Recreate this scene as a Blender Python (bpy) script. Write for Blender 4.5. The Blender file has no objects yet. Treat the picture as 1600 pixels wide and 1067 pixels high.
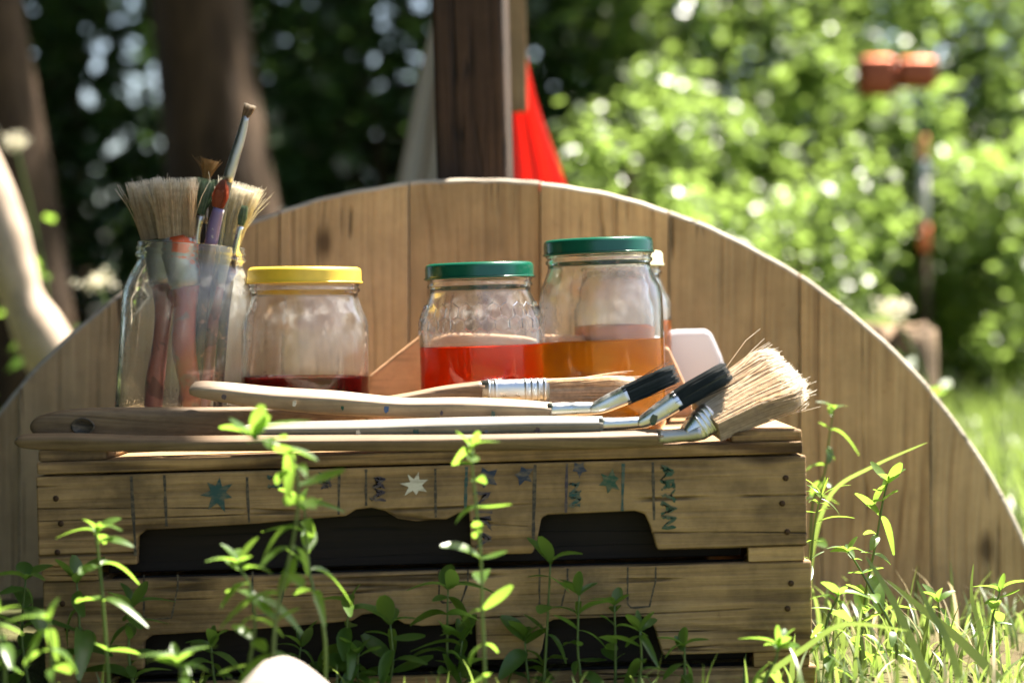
import bpy, bmesh, math, random
import numpy as np
from mathutils import Vector, Matrix, Euler, Quaternion
R = math.radians
scene = bpy.context.scene
COL = scene.collection

# ------------------------------------------------------------------ camera
CH = 0.30                 # lens height above the ground, m
FPX = 3111.0              # 70 mm lens on 36 mm, picture 1600 wide
HOR = 500.0               # horizon row in the photograph
cam_d = bpy.data.cameras.new('camera'); cam = bpy.data.objects.new('camera', cam_d); COL.objects.link(cam)
cam.location = (0, 0, CH); cam.rotation_euler = (R(90), 0, 0)
cam_d.lens = 70; cam_d.sensor_width = 36; cam_d.shift_y = -33.5/1600
cam_d.clip_start = 0.05; cam_d.clip_end = 3000
cam_d.dof.use_dof = True; cam_d.dof.focus_distance = 1.50; cam_d.dof.aperture_fstop = 4.2
cam_d.dof.aperture_blades = 0
scene.camera = cam

# ------------------------------------------------------------------ sky, sun, exposure
SUN_AZ, SUN_EL = R(44), R(64)         # behind the scene, to the right
world = bpy.data.worlds.new('World'); scene.world = world; world.use_nodes = True
wn = world.node_tree
sky = wn.nodes.new('ShaderNodeTexSky'); sky.sky_type = 'NISHITA'; sky.sun_disc = False
sky.sun_elevation = SUN_EL; sky.sun_rotation = SUN_AZ; sky.air_density = 1.0; sky.dust_density = 2.5; sky.ozone_density = 1.0
bg = wn.nodes['Background']; bg.inputs[1].default_value = 0.055
wn.links.new(sky.outputs[0], bg.inputs[0])
TO_SUN = Vector((math.sin(SUN_AZ)*math.cos(SUN_EL), math.cos(SUN_AZ)*math.cos(SUN_EL), math.sin(SUN_EL)))
sun_d = bpy.data.lights.new('sun', 'SUN'); sun_d.energy = 5.0; sun_d.angle = R(0.55); sun_d.color = (1.0, 0.93, 0.82)
sun = bpy.data.objects.new('sun', sun_d); COL.objects.link(sun)
sun.rotation_euler = TO_SUN.to_track_quat('Z', 'Y').to_euler(); sun.location = TO_SUN*30
vs = scene.view_settings
vs.view_transform = 'Standard'; vs.look = 'None'; vs.gamma = 1.0; vs.exposure = 2.6
vs.use_curve_mapping = False
scene.cycles.max_bounces = 14; scene.cycles.transmission_bounces = 12; scene.cycles.transparent_max_bounces = 12
scene.cycles.use_denoising = True; scene.cycles.sample_clamp_indirect = 6.0
scene.cycles.caustics_refractive = True; scene.cycles.blur_glossy = 0.3

# ------------------------------------------------------------------ helpers
rng = random.Random(11)
def P(u, v, y):            # a photo pixel at depth y (depth is chosen from what the thing stands on)
    return Vector(((u-800)/FPX*y, y, CH-(v-HOR)/FPX*y))
def mesh(name, verts, faces, smooth=False):
    m = bpy.data.meshes.new(name); m.from_pydata([tuple(v) for v in verts], [], faces); m.update()
    if smooth: m.polygons.foreach_set('use_smooth', [True]*len(m.polygons))
    return m
def link(name, m, mat=None, parent=None, label=None, cat=None, group=None, kind=None):
    o = bpy.data.objects.new(name, m); COL.objects.link(o)
    if mat and m and not m.materials: m.materials.append(mat)
    if parent: o.parent = parent
    tag(o, label, cat, group, kind)
    return o
def tag(o, label=None, cat=None, group=None, kind=None):
    for k, v in (('label', label), ('category', cat), ('group', group), ('kind', kind)):
        if v: o[k] = v
    return o
def empty(name, loc=(0, 0, 0), label=None, cat=None, group=None):
    o = bpy.data.objects.new(name, None); COL.objects.link(o); o.location = loc; o.empty_display_size = .02
    return tag(o, label, cat, group)
def bevel(o, w, seg=2, ang=35):
    b = o.modifiers.new('bevel', 'BEVEL'); b.width = w; b.segments = seg; b.limit_method = 'ANGLE'; b.angle_limit = R(ang)
    return o
def box(name, lo, hi, mat, parent=None, bw=.0012, **k):
    x0, y0, z0 = lo; x1, y1, z1 = hi
    v = [(x0,y0,z0),(x1,y0,z0),(x1,y1,z0),(x0,y1,z0),(x0,y0,z1),(x1,y0,z1),(x1,y1,z1),(x0,y1,z1)]
    f = [(0,3,2,1),(4,5,6,7),(0,1,5,4),(1,2,6,5),(2,3,7,6),(3,0,4,7)]
    o = link(name, mesh(name, v, f), mat, parent, **k)
    if bw: bevel(o, bw)
    return o
def prism(name, outline, y0, y1, mat, parent=None, bw=.0015, seg=2, **k):
    """outline: counter-clockwise (x,z) points; extruded from y0 (front) to y1"""
    n = len(outline)
    v = [(x, y0, z) for x, z in outline] + [(x, y1, z) for x, z in outline]
    f = [tuple(range(n)), tuple(range(2*n-1, n-1, -1))]
    for i in range(n):
        j = (i+1) % n; f.append((i, i+n, j+n, j))
    m = mesh(name, v, f); bm = bmesh.new(); bm.from_mesh(m); bmesh.ops.recalc_face_normals(bm, faces=bm.faces); bm.to_mesh(m); bm.free()
    o = link(name, m, mat, parent, **k)
    if bw: bevel(o, bw, seg, 40)
    return o
def lathe_data(prof, n=64, closed=False):
    v, f = [], []
    for r, z in prof:
        for i in range(n):
            a = 2*math.pi*i/n; v.append((r*math.cos(a), r*math.sin(a), z))
    m = len(prof)
    for j in range(m if closed else m-1):
        k = (j+1) % m
        for i in range(n):
            i2 = (i+1) % n; f.append((j*n+i, j*n+i2, k*n+i2, k*n+i))
    if not closed:
        f.append(tuple(range(n-1, -1, -1))); f.append(tuple((m-1)*n+i for i in range(n)))
    return v, f
def lathe(name, prof, mat, parent=None, n=64, closed=False, **k):
    v, f = lathe_data(prof, n, closed)
    m = mesh(name, v, f, True); bm = bmesh.new(); bm.from_mesh(m); bmesh.ops.recalc_face_normals(bm, faces=bm.faces); bm.to_mesh(m); bm.free()
    return link(name, m, mat, parent, **k)
def smooth_path(pts, k=4):
    """Catmull-Rom through tuples"""
    pts = [np.array(p, float) for p in pts]; out = []
    n = len(pts)
    for i in range(n-1):
        p0 = pts[max(i-1, 0)]; p1 = pts[i]; p2 = pts[i+1]; p3 = pts[min(i+2, n-1)]
        for j in range(k):
            t = j/k
            out.append(.5*((2*p1)+(-p0+p2)*t+(2*p0-5*p1+4*p2-p3)*t*t+(-p0+3*p1-3*p2+p3)*t**3))
    out.append(pts[-1]); return out
def loft(path, sec, side=Vector((0, 1, 0)), n=10, power=2.0, roll=0.):
    """path: points; sec: (a along the in-picture normal, b along `side`); superellipse section"""
    v, f = [], []
    m = len(path)
    for i, p in enumerate(path):
        p = Vector(p); t = (Vector(path[min(i+1, m-1)])-Vector(path[max(i-1, 0)])).normalized()
        s = side-t*side.dot(t); s = s.normalized() if s.length > 1e-4 else t.orthogonal().normalized()
        nn = s.cross(t); a, b = sec[i]
        if roll: nn, s = nn*math.cos(roll)+s*math.sin(roll), s*math.cos(roll)-nn*math.sin(roll)
        for k in range(n):
            th = 2*math.pi*(k+.5)/n; c, d = math.cos(th), math.sin(th)
            c = math.copysign(abs(c)**(2/power), c); d = math.copysign(abs(d)**(2/power), d)
            v.append(p+nn*(a*c)+s*(b*d))
    for i in range(m-1):
        for k in range(n):
            k2 = (k+1) % n; f.append((i*n+k, i*n+k2, (i+1)*n+k2, (i+1)*n+k))
    f.append(tuple(range(n-1, -1, -1))); f.append(tuple((m-1)*n+k for k in range(n)))
    return v, f
def lofted(name, path, sec, mat, parent=None, n=12, power=2.0, side=Vector((0, 1, 0)), smooth=True, roll=0., **k):
    v, f = loft(path, sec, side, n, power, roll)
    m = mesh(name, v, f, smooth); bm = bmesh.new(); bm.from_mesh(m); bmesh.ops.recalc_face_normals(bm, faces=bm.faces); bm.to_mesh(m); bm.free()
    return link(name, m, mat, parent, **k)
def pixpath(rows, k=4):
    """rows: (u, v, y, half height in px, half depth in m) -> world path and sections"""
    sm = smooth_path(rows, k) if k > 1 else [np.array(r, float) for r in rows]
    return [P(r[0], r[1], r[2]) for r in sm], [(max(r[3], .2)*r[2]/FPX, max(r[4], .0003)) for r in sm]

# ------------------------------------------------------------------ materials
class NT:
    def __init__(s, name):
        s.m = bpy.data.materials.new(name); s.m.use_nodes = True; s.t = s.m.node_tree; s.t.nodes.clear()
        s.out = s.n('ShaderNodeOutputMaterial')
    def n(s, typ, **k):
        nd = s.t.nodes.new(typ)
        for a, b in k.items():
            if a.startswith('i_'):
                key = a[2:]; key = int(key) if key.isdigit() else key.replace('_', ' ')
                s.set(nd.inputs[key], b)
            else: setattr(nd, a, b)
        return nd
    def set(s, sock, b):
        if isinstance(b, bpy.types.NodeSocket): s.t.links.new(b, sock)
        elif isinstance(b, (tuple, list)) and len(b) == 3 and sock.type == 'RGBA': sock.default_value = (*b, 1)
        else: sock.default_value = b
    def surf(s, sh): s.t.links.new(sh, s.out.inputs[0]); return s.m
    def coord(s, kind='Object'): return s.n('ShaderNodeTexCoord').outputs[kind]
    def mapping(s, vec, scale=(1, 1, 1), loc=None, rot=(0, 0, 0)):
        nd = s.n('ShaderNodeMapping'); s.set(nd.inputs[0], vec); nd.inputs['Scale'].default_value = scale; nd.inputs['Rotation'].default_value = rot
        if loc is not None: s.set(nd.inputs['Location'], loc)
        return nd.outputs[0]
    def noise(s, vec, scale, detail=4, rough=.55, dist=0.):
        nd = s.n('ShaderNodeTexNoise'); s.set(nd.inputs['Vector'], vec); nd.inputs['Scale'].default_value = scale
        nd.inputs['Detail'].default_value = detail; nd.inputs['Roughness'].default_value = rough; nd.inputs['Distortion'].default_value = dist
        return nd.outputs[0]
    def ramp(s, fac, stops):
        nd = s.n('ShaderNodeValToRGB'); s.set(nd.inputs[0], fac); e = nd.color_ramp.elements
        while len(e) < len(stops): e.new(.5)
        for i, (p, c) in enumerate(stops):
            e[i].position = p; e[i].color = (c, c, c, 1) if isinstance(c, (int, float)) else (*c, 1)
        return nd.outputs[0]
    def mix(s, fac, a, b, mode='MIX'):
        nd = s.n('ShaderNodeMix', data_type='RGBA', blend_type=mode); s.set(nd.inputs[0], fac); s.set(nd.inputs[6], a); s.set(nd.inputs[7], b)
        return nd.outputs[2]
    def math(s, op, a, b=0.):
        nd = s.n('ShaderNodeMath', operation=op); s.set(nd.inputs[0], a); s.set(nd.inputs[1], b); return nd.outputs[0]
    def bump(s, h, strength=.4, dist=.001):
        nd = s.n('ShaderNodeBump'); s.set(nd.inputs['Height'], h); nd.inputs['Strength'].default_value = strength; nd.inputs['Distance'].default_value = dist
        return nd.outputs[0]
    def bsdf(s, col, rough=.6, **k):
        nd = s.n('ShaderNodeBsdfPrincipled'); s.set(nd.inputs['Base Color'], col); s.set(nd.inputs['Roughness'], rough)
        for a, b in k.items(): s.set(nd.inputs[a.replace('_', ' ')], b)
        return nd.outputs[0]

def wood(name, light, dark, axis='z', pitch=260., grey=None, knots=True, rough=.72, bump=.5, stain=.35, lines=1.0, moss=None, cracks=.85, blotch=.35):
    """weathered softwood, grain along `axis`; shifted per object so that no two boards match"""
    t = NT(name)
    rnd = t.n('ShaderNodeObjectInfo').outputs['Random']
    off = t.n('ShaderNodeCombineXYZ'); t.set(off.inputs[0], t.math('MULTIPLY', rnd, 37.)); t.set(off.inputs[1], t.math('MULTIPLY', rnd, 19.)); t.set(off.inputs[2], t.math('MULTIPLY', rnd, 53.))
    co = t.n('ShaderNodeVectorMath', operation='ADD'); t.set(co.inputs[0], t.coord()); t.set(co.inputs[1], off.outputs[0]); co = co.outputs[0]
    S = {'x': lambda a, b: (b, a, a), 'y': lambda a, b: (a, b, a), 'z': lambda a, b: (a, a, b)}[axis]
    # knots bend the grain round themselves
    vor = t.n('ShaderNodeTexVoronoi', feature='F1'); vor.voronoi_dimensions = '2D'; sp0 = t.n('ShaderNodeSeparateXYZ'); t.set(sp0.inputs[0], co); kv = t.n('ShaderNodeCombineXYZ'); t.set(kv.inputs[0], sp0.outputs[{'x': 2, 'y': 0, 'z': 0}[axis]]); t.set(kv.inputs[1], t.math('MULTIPLY', sp0.outputs[{'x': 0, 'y': 1, 'z': 2}[axis]], .5)); t.set(vor.inputs['Vector'], kv.outputs[0]); vor.inputs['Scale'].default_value = 6.
    kd = vor.outputs['Distance']
    swirl = t.ramp(kd, [(0, 1.), (.38, 0.)])
    warp = t.noise(t.mapping(co, S(1, .16)), 14., 3, .5)
    fig = t.math('ADD', t.math('MULTIPLY', warp, .022), t.math('MULTIPLY', swirl, .016 if knots else 0))
    sep = t.n('ShaderNodeSeparateXYZ'); t.set(sep.inputs[0], co)
    across = t.math('ADD', sep.outputs[{'x': 2, 'y': 0, 'z': 0}[axis]], t.math('MULTIPLY', sep.outputs[{'x': 1, 'y': 2, 'z': 1}[axis]], .35))
    pos = t.math('ADD', across, fig)
    ring = t.math('MULTIPLY', t.math('ADD', t.math('SINE', t.math('MULTIPLY', pos, pitch*3.0)), 1.), .5)
    ring2 = t.math('MULTIPLY', t.math('ADD', t.math('SINE', t.math('MULTIPLY', pos, pitch*7.3)), 1.), .5)
    fibre = t.noise(t.mapping(co, S(1, .022)), 420., 4, .65)
    broad = t.noise(t.mapping(co, S(1, .25)), 9., 4, .55)
    l1 = t.ramp(ring, [(.0, 0.), (.7, .15), (.93, .9), (1., 1.)])
    l2 = t.ramp(ring2, [(.35, 0.), (1., .55)])
    brk = t.ramp(t.noise(t.mapping(co, S(1, .08)), 40., 3, .6), [(.35, .15), (.65, 1.)])
    g = t.math('MULTIPLY', t.math('ADD', t.math('MULTIPLY', l1, .75), t.math('MULTIPLY', l2, .6)), brk)
    g = t.math('MULTIPLY', t.math('ADD', g, t.math('MULTIPLY', t.ramp(fibre, [(.42, 0.), (.68, 1.)]), .6)), .9*lines)
    col = t.mix(t.math('MINIMUM', g, 1.), light, dark)
    if grey: col = t.mix(t.ramp(broad, [(.40, 0.), (.68, .75)]), col, grey)
    tone = t.ramp(t.math('ADD', t.math('MULTIPLY', broad, .6), t.math('MULTIPLY', rnd, .4)), [(.2, 1-stain), (.75, 1.1)])
    col = t.mix(1., col, tone, 'MULTIPLY')
    if knots:
        knot = t.ramp(t.math('ADD', kd, t.math('MULTIPLY', fibre, .05)), [(.045, 1.), (.09, 0.)])
        col = t.mix(t.math('MULTIPLY', knot, .85), col, tuple(c*.30 for c in dark))
    spots = t.ramp(t.noise(co, 55., 5, .7), [(.66, 0.), (.80, .6)])
    col = t.mix(spots, col, tuple(c*.45 for c in dark))
    crack = t.math('MULTIPLY', t.ramp(t.noise(t.mapping(co, S(1, .035)), 34., 2, .5), [(.488, 0.), (.497, 1.), (.503, 1.), (.512, 0.)]), t.ramp(t.noise(co, 11., 3, .5), [(.46, 0.), (.56, 1.)]))
    col = t.mix(t.math('MULTIPLY', crack, cracks), col, tuple(c*.22 for c in dark))
    blot = t.ramp(t.noise(co, 13., 6, .68), [(.36, 1-blotch), (.62, 1.05)])
    col = t.mix(1., col, blot, 'MULTIPLY')
    if moss: col = t.mix(t.ramp(t.noise(co, 26., 4, .6), [(.52, 0.), (.75, .55)]), col, moss)
    h = t.math('SUBTRACT', t.math('SUBTRACT', t.math('MULTIPLY', fibre, .5), t.math('MULTIPLY', g, .8)), t.math('MULTIPLY', crack, 2.*cracks))
    return t.surf(t.bsdf(col, rough, Normal=t.bump(h, bump, .0012), Specular_IOR_Level=.3))

M = {}
M['disc'] = wood('disc_wood', (.62, .415, .20), (.28, .158, .066), 'z', 120., grey=(.50, .355, .19), bump=1., stain=.40, lines=.80, blotch=.25)
M['rim'] = wood('sunlit_bleached_rim_wood', (.58, .50, .39), (.40, .32, .23), 'x', 150., knots=False, bump=.4, stain=.25, lines=.6)  # bleached edge wood, paled so the rim reads as sunlit
M['tray'] = wood('tray_wood', (.68, .40, .16), (.17, .082, .026), 'x', 90., grey=(.44, .285, .14), bump=.9, stain=.55, lines=1.1, blotch=.55)
M['interior_shade'] = wood('interior_shade_wood', (.014, .008, .006), (.007, .004, .003), 'x', 90., knots=False, bump=.3)  # near-black: the shade inside the trays put into the colour
M['post'] = wood('post_wood', (.080, .045, .027), (.030, .016, .010), 'z', 110., bump=.5, stain=.4)
M['plank'] = wood('plank_wood', (.42, .27, .14), (.22, .12, .05), 'z', 100., bump=.4)
M['handle'] = wood('handle_wood', (.40, .29, .185), (.18, .115, .07), 'x', 300., grey=(.36, .28, .21), knots=False, rough=.5, bump=.25, lines=.6, stain=.4, cracks=.3)
M['handle_grey'] = wood('grey_handle_wood', (.30, .27, .22), (.12, .11, .095), 'x', 300., grey=(.30, .33, .30), knots=False, rough=.5, bump=.25, lines=.6, stain=.5, cracks=.3)
M['handle_dark'] = wood('brown_handle_wood', (.29, .19, .105), (.12, .07, .038), 'x', 300., knots=False, rough=.5, bump=.25, lines=.7, stain=.4, cracks=.3)
M['peach'] = wood('peach_wood', (.62, .36, .20), (.50, .27, .14), 'x', 60., knots=False, rough=.5, bump=.1, lines=.4, stain=.15, cracks=.3)
M['bare'] = wood('bare_branch_wood', (.62, .48, .36), (.46, .33, .22), 'z', 60., knots=False, bump=.3, lines=.5, stain=.25, cracks=.3)

def paint(name, col, rough=.4, chip=None, under=(.3, .2, .12), metal=0., amount=.55):
    t = NT(name); co = t.coord(); c = t.mix(t.noise(co, 90., 4), tuple(x*.8 for x in col), tuple(min(1, x*1.15) for x in col))
    if chip is not None:
        c = t.mix(t.ramp(t.noise(co, chip, 5, .65), [(amount, 0.), (amount+.04, 1.)]), c, under)
    return t.surf(t.bsdf(c, rough, Metallic=metal, Normal=t.bump(t.noise(co, 300., 3), .12, .0004)))
M['yellow_lid'] = paint('yellow_lid_paint', (.82, .56, .045), .42, chip=170., under=(.45, .27, .05), amount=.69)
M['green_lid'] = paint('green_lid_paint', (.006, .085, .05), .22, chip=210., under=(.34, .36, .33), amount=.70)
M['cream_lid'] = paint('cream_lid_paint', (.72, .66, .42), .4)
M['red_handle'] = paint('red_handle_paint', (.33, .06, .028), .4, chip=60., under=(.22, .10, .06), amount=.54)
M['pink_handle'] = paint('pink_handle_paint', (.34, .11, .08), .4, chip=60., under=(.16, .05, .035))
M['black_handle'] = paint('black_handle_paint', (.05, .03, .022), .55, chip=60., under=(.24, .11, .07), amount=.56)
M['purple'] = paint('purple_paint', (.16, .11, .22), .4, chip=80., under=(.42, .38, .36))
M['splash_ferrule'] = paint('paint_splashed_ferrule', (.42, .42, .40), .38, chip=45., under=(.62, .10, .03), metal=.6, amount=.53)
def metal(name, col, rough=.25, mk=.5):
    t = NT(name); co = t.coord(); n = t.noise(co, 120., 4, .6)
    return t.surf(t.bsdf(t.mix(n, tuple(c*.7 for c in col), col), t.ramp(n, [(.3, rough), (.7, rough+.25)]), Metallic=1., Normal=t.bump(t.noise(co, 60., 3), .2, .001)))
M['silver'] = metal('tin_ferrule', (.72, .72, .70), .22)
M['dull'] = metal('worn_ferrule', (.52, .50, .47), .35)
M['nail'] = metal('rusty_nail', (.11, .065, .04), .6)
M['copper'] = metal('copper_foil', (.34, .10, .05), .38)

def bristle(name, a, b, rough=.45, sheen=.25, transl=.58, tipw=1.):
    t = NT(name); r = t.n('ShaderNodeNewGeometry').outputs['Random Per Island']
    c = t.mix(t.ramp(r, [(0, 0.), (1., 1.)]), a, b)
    tp = t.n('ShaderNodeAttribute', attribute_name='tip').outputs['Fac']
    c = t.mix(t.ramp(tp, [(.66, 0.), (.97, tipw)]), c, (.97, .93, .85))  # naturally pale tips, whitened further to paint in the backlit glow
    c = t.mix(t.ramp(t.noise(t.coord(), 260., 3), [(.35, 0.), (.7, .5)]), c, tuple(x*.7 for x in a))
    p = t.bsdf(c, rough, Specular_IOR_Level=.5); tr = t.n('ShaderNodeBsdfTranslucent'); t.set(tr.inputs[0], c)
    mx = t.n('ShaderNodeMixShader', i_0=transl); t.t.links.new(p, mx.inputs[1]); t.t.links.new(tr.outputs[0], mx.inputs[2])
    return t.surf(mx.outputs[0])
M['br_tan'] = bristle('tan_bristle', (.66, .50, .32), (.95, .84, .66))
M['br_brown2'] = bristle('straw_brown_bristle', (.46, .32, .18), (.80, .65, .45))
M['br_cream'] = bristle('cream_bristle', (.62, .56, .40), (.92, .88, .74))
M['br_brown'] = bristle('brown_bristle', (.28, .18, .10), (.55, .40, .26))
M['br_black'] = bristle('black_bristle', (.006, .009, .009), (.02, .027, .026), .5, transl=.02, tipw=.08)
M['br_rust'] = bristle('rust_bristle', (.45, .12, .06), (.62, .22, .12), tipw=.12)
M['br_green'] = bristle('green_stained_bristle', (.10, .20, .13), (.40, .46, .32), tipw=.12)
M['br_wire'] = bristle('ginger_bristle', (.36, .20, .06), (.55, .34, .14), tipw=.12)

def glass(name, haze=.10, tint=(1, 1, 1), fill=0., sh=.1, mist_shine_k=.20):
    t = NT(name); co = t.coord()
    drops = t.n('ShaderNodeTexVoronoi', feature='F1'); t.set(drops.inputs['Vector'], co); drops.inputs['Scale'].default_value = 330.
    dm = t.math('MULTIPLY', t.ramp(drops.outputs['Distance'], [(.0, 1.), (.34, 0.)]), t.ramp(t.noise(co, 38., 3, .6), [(.47, 0.), (.62, 1.)]))
    wob = t.noise(t.mapping(co, (1, 1, .25)), 28., 2, .4)
    h = t.math('ADD', t.math('MULTIPLY', wob, 1.2), t.math('MULTIPLY', dm, .22))
    g = t.bsdf(tint, .015, Transmission_Weight=1., IOR=1.45, Normal=t.bump(h, .35, .0018))
    streak = t.noise(t.mapping(co, (1, 1, .12)), 70., 4, .6)
    blot = t.noise(co, 24., 5, .65)
    f = t.math('ADD', t.math('MULTIPLY', t.ramp(streak, [(.48, .1), (.75, 1.)]), .5*haze), t.math('MULTIPLY', t.ramp(blot, [(.38, .5), (.78, 1.)]), haze))
    zz = t.n('ShaderNodeSeparateXYZ'); t.set(zz.inputs[0], co); z_ = zz.outputs[2]
    dry = t.ramp(t.math('MULTIPLY', z_, 5.), [(max(0., fill*5-.004), .12), (fill*5+.02, 1.)])
    mist_shine = t.math('MULTIPLY', t.ramp(t.math('MULTIPLY', z_, 5.), [(sh*5-.12, 0.), (sh*5+.02, 1.), (sh*5+.10, .8), (sh*5+.14, .1)]), t.ramp(t.noise(co, 85., 6, .7), [(.50 if mist_shine_k < .3 else .40, 0.), (.76, mist_shine_k)]))  # condensation on the shoulder, also painted in for its sun highlights
    f = t.math('MULTIPLY', t.math('ADD', f, mist_shine), dry)
    d = t.n('ShaderNodeBsdfDiffuse'); t.set(d.inputs[0], (.85, .84, .80)); tr = t.n('ShaderNodeBsdfTranslucent'); t.set(tr.inputs[0], (.9, .88, .83))
    dd = t.n('ShaderNodeMixShader', i_0=.6); t.t.links.new(d.outputs[0], dd.inputs[1]); t.t.links.new(tr.outputs[0], dd.inputs[2])
    mx = t.n('ShaderNodeMixShader'); t.set(mx.inputs[0], f); t.t.links.new(g, mx.inputs[1]); t.t.links.new(dd.outputs[0], mx.inputs[2])
    return t.surf(mx.outputs[0])
M['glass'] = glass('jar_glass', .075)
M['glass_clear'] = glass('open_jar_glass', .055, (.97, 1., .98))
def liquid(name, col, scat, cloud=.45):
    t = NT(name)
    g = t.bsdf(col, .02, Transmission_Weight=1., IOR=1.33)
    d = t.n('ShaderNodeBsdfTranslucent'); t.set(d.inputs[0], scat); e = t.n('ShaderNodeBsdfDiffuse'); t.set(e.inputs[0], scat)
    a = t.n('ShaderNodeMixShader', i_0=.35); t.t.links.new(d.outputs[0], a.inputs[1]); t.t.links.new(e.outputs[0], a.inputs[2])
    mx = t.n('ShaderNodeMixShader', i_0=cloud); t.t.links.new(g, mx.inputs[1]); t.t.links.new(a.outputs[0], mx.inputs[2])
    return t.surf(mx.outputs[0])
M['dark_red'] = liquid('dark_red_water', (.20, .012, .012), (.10, .008, .008), .35)
M['red'] = liquid('red_water', (.86, .075, .006), (.85, .055, .002), .12)
M['orange'] = liquid('orange_water', (1., .50, .055), (1., .42, .022), .3)
M['amber'] = liquid('amber_water', (.55, .20, .05), (.55, .20, .05), .5)

def leaf(name, a, b, tr=(.30, .42, .05), w=.45, rough=.38, spec=.5):
    t = NT(name); r = t.n('ShaderNodeNewGeometry').outputs['Random Per Island']
    o = t.n('ShaderNodeObjectInfo').outputs['Random']
    k = t.math('FRACT', t.math('ADD', r, o))
    c = t.mix(k, a, b); c = t.mix(t.ramp(t.noise(t.coord(), 120., 3), [(.4, 0.), (.8, .35)]), c, tuple(x*.6 for x in a))
    if name == 'herb_leaf':
        br = t.ramp(t.noise(t.coord(), 7., 3, .6), [(.62, 0.), (.74, .8)]); c = t.mix(br, c, (.16, .11, .04)); 
    tc = t.mix(k, tr, tuple(min(1, x*1.25) for x in tr))
    p = t.bsdf(c, rough, Specular_IOR_Level=spec); q = t.n('ShaderNodeBsdfTranslucent'); t.set(q.inputs[0], tc)
    mx = t.n('ShaderNodeMixShader', i_0=w); t.t.links.new(p, mx.inputs[1]); t.t.links.new(q.outputs[0], mx.inputs[2])
    return t.surf(mx.outputs[0])
M['leaf'] = leaf('herb_leaf', (.055, .11, .022), (.085, .15, .03), (.27, .45, .055))
M['stem'] = leaf('herb_stem', (.09, .14, .035), (.12, .17, .05), (.30, .38, .08), .25)
M['grass'] = leaf('grass_blade', (.06, .105, .022), (.11, .15, .045), (.25, .35, .07), .4, .42)
M['dry_grass'] = leaf('dry_grass_blade', (.32, .27, .15), (.45, .38, .24), (.5, .42, .25), .3, .5)
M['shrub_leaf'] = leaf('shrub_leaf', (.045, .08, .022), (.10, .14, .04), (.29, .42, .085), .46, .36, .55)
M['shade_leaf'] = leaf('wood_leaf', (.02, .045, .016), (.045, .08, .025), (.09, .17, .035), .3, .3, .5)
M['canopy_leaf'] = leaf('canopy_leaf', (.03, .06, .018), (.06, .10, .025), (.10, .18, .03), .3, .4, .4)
M['blossom'] = leaf('cream_blossom', (.72, .68, .50), (.80, .76, .60), (.7, .66, .5), .3, .6)

def simple(name, fn):
    t = NT(name); return t.surf(fn(t))
def bark_m(name, a, b, sc=16.):
    t = NT(name); co = t.coord()
    n = t.noise(t.mapping(co, (1, 1, .22)), sc, 6, .65, .6); m2 = t.noise(co, 4., 3)
    c = t.mix(t.ramp(n, [(.36, 0.), (.66, 1.)]), a, b); c = t.mix(t.ramp(m2, [(.45, 0.), (.7, .4)]), c, tuple(x*1.5 for x in b))
    return t.surf(t.bsdf(c, .85, Normal=t.bump(n, .9, .02), Specular_IOR_Level=.2))
M['bark'] = bark_m('tree_bark', (.022, .013, .007), (.075, .045, .024))
M['stump_bark'] = bark_m('stump_bark', (.10, .07, .045), (.26, .18, .11), 30.)
def cloth_m(name, c, tr, w=.4):
    t = NT(name); co = t.coord()
    d = t.bsdf(t.mix(t.noise(co, 20., 4), tuple(x*.85 for x in c), c), .8, Normal=t.bump(t.noise(co, 500., 2), .2, .0005))
    q = t.n('ShaderNodeBsdfTranslucent'); t.set(q.inputs[0], tr); mx = t.n('ShaderNodeMixShader', i_0=w)
    t.t.links.new(d, mx.inputs[1]); t.t.links.new(q.outputs[0], mx.inputs[2]); return t.surf(mx.outputs[0])
M['red_cloth'] = cloth_m('red_fabric', (.80, .12, .09), (.88, .13, .10), .55)
M['grey_cloth'] = cloth_m('grey_fabric', (.34, .32, .30), (.3, .28, .26), .25)
M['plastic'] = cloth_m('milky_plastic', (.55, .53, .56), (.58, .55, .56), .45)
t = NT('ground_soil'); co = t.coord()
n1 = t.noise(co, 2.2, 5); n2 = t.noise(co, 38., 5, .7)
c = t.mix(t.ramp(n1, [(.38, 0.), (.62, 1.)]), (.085, .062, .036), (.07, .105, .028)); c = t.mix(t.ramp(n2, [(.4, 0.), (.75, .6)]), c, (.12, .11, .05))
M['ground'] = t.surf(t.bsdf(c, .95, Normal=t.bump(n2, .8, .02), Specular_IOR_Level=.1))
t = NT('pale_stone'); co = t.coord(); n = t.noise(co, 30., 6, .6)
M['stone'] = t.surf(t.bsdf(t.mix(n, (.50, .42, .36), (.70, .62, .55)), .8, Normal=t.bump(n, .3, .003)))
def flat(name, col, wear=.44):
    """hand-brushed paint that has gone thin in places"""
    t = NT(name); co = t.coord(); n = t.noise(t.mapping(co, (.35, 1, 1)), 260., 4, .7)
    c = t.mix(t.ramp(n, [(wear, 0.), (wear+.28, .8)]), col, (.22, .155, .085))
    return t.surf(t.bsdf(c, .7))
M['p_navy'] = flat('navy_paint', (.012, .022, .05)); M['p_green'] = flat('green_paint', (.010, .06, .033)); M['p_teal'] = flat('teal_paint', (.015, .06, .055))
M['p_white'] = flat('white_paint', (.62, .56, .46)); M['p_plum'] = flat('plum_paint', (.04, .028, .045)); M['p_line'] = flat('dark_line_paint', (.035, .026, .018))
M['p_blue'] = flat('blue_paint', (.05, .10, .22))

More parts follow.
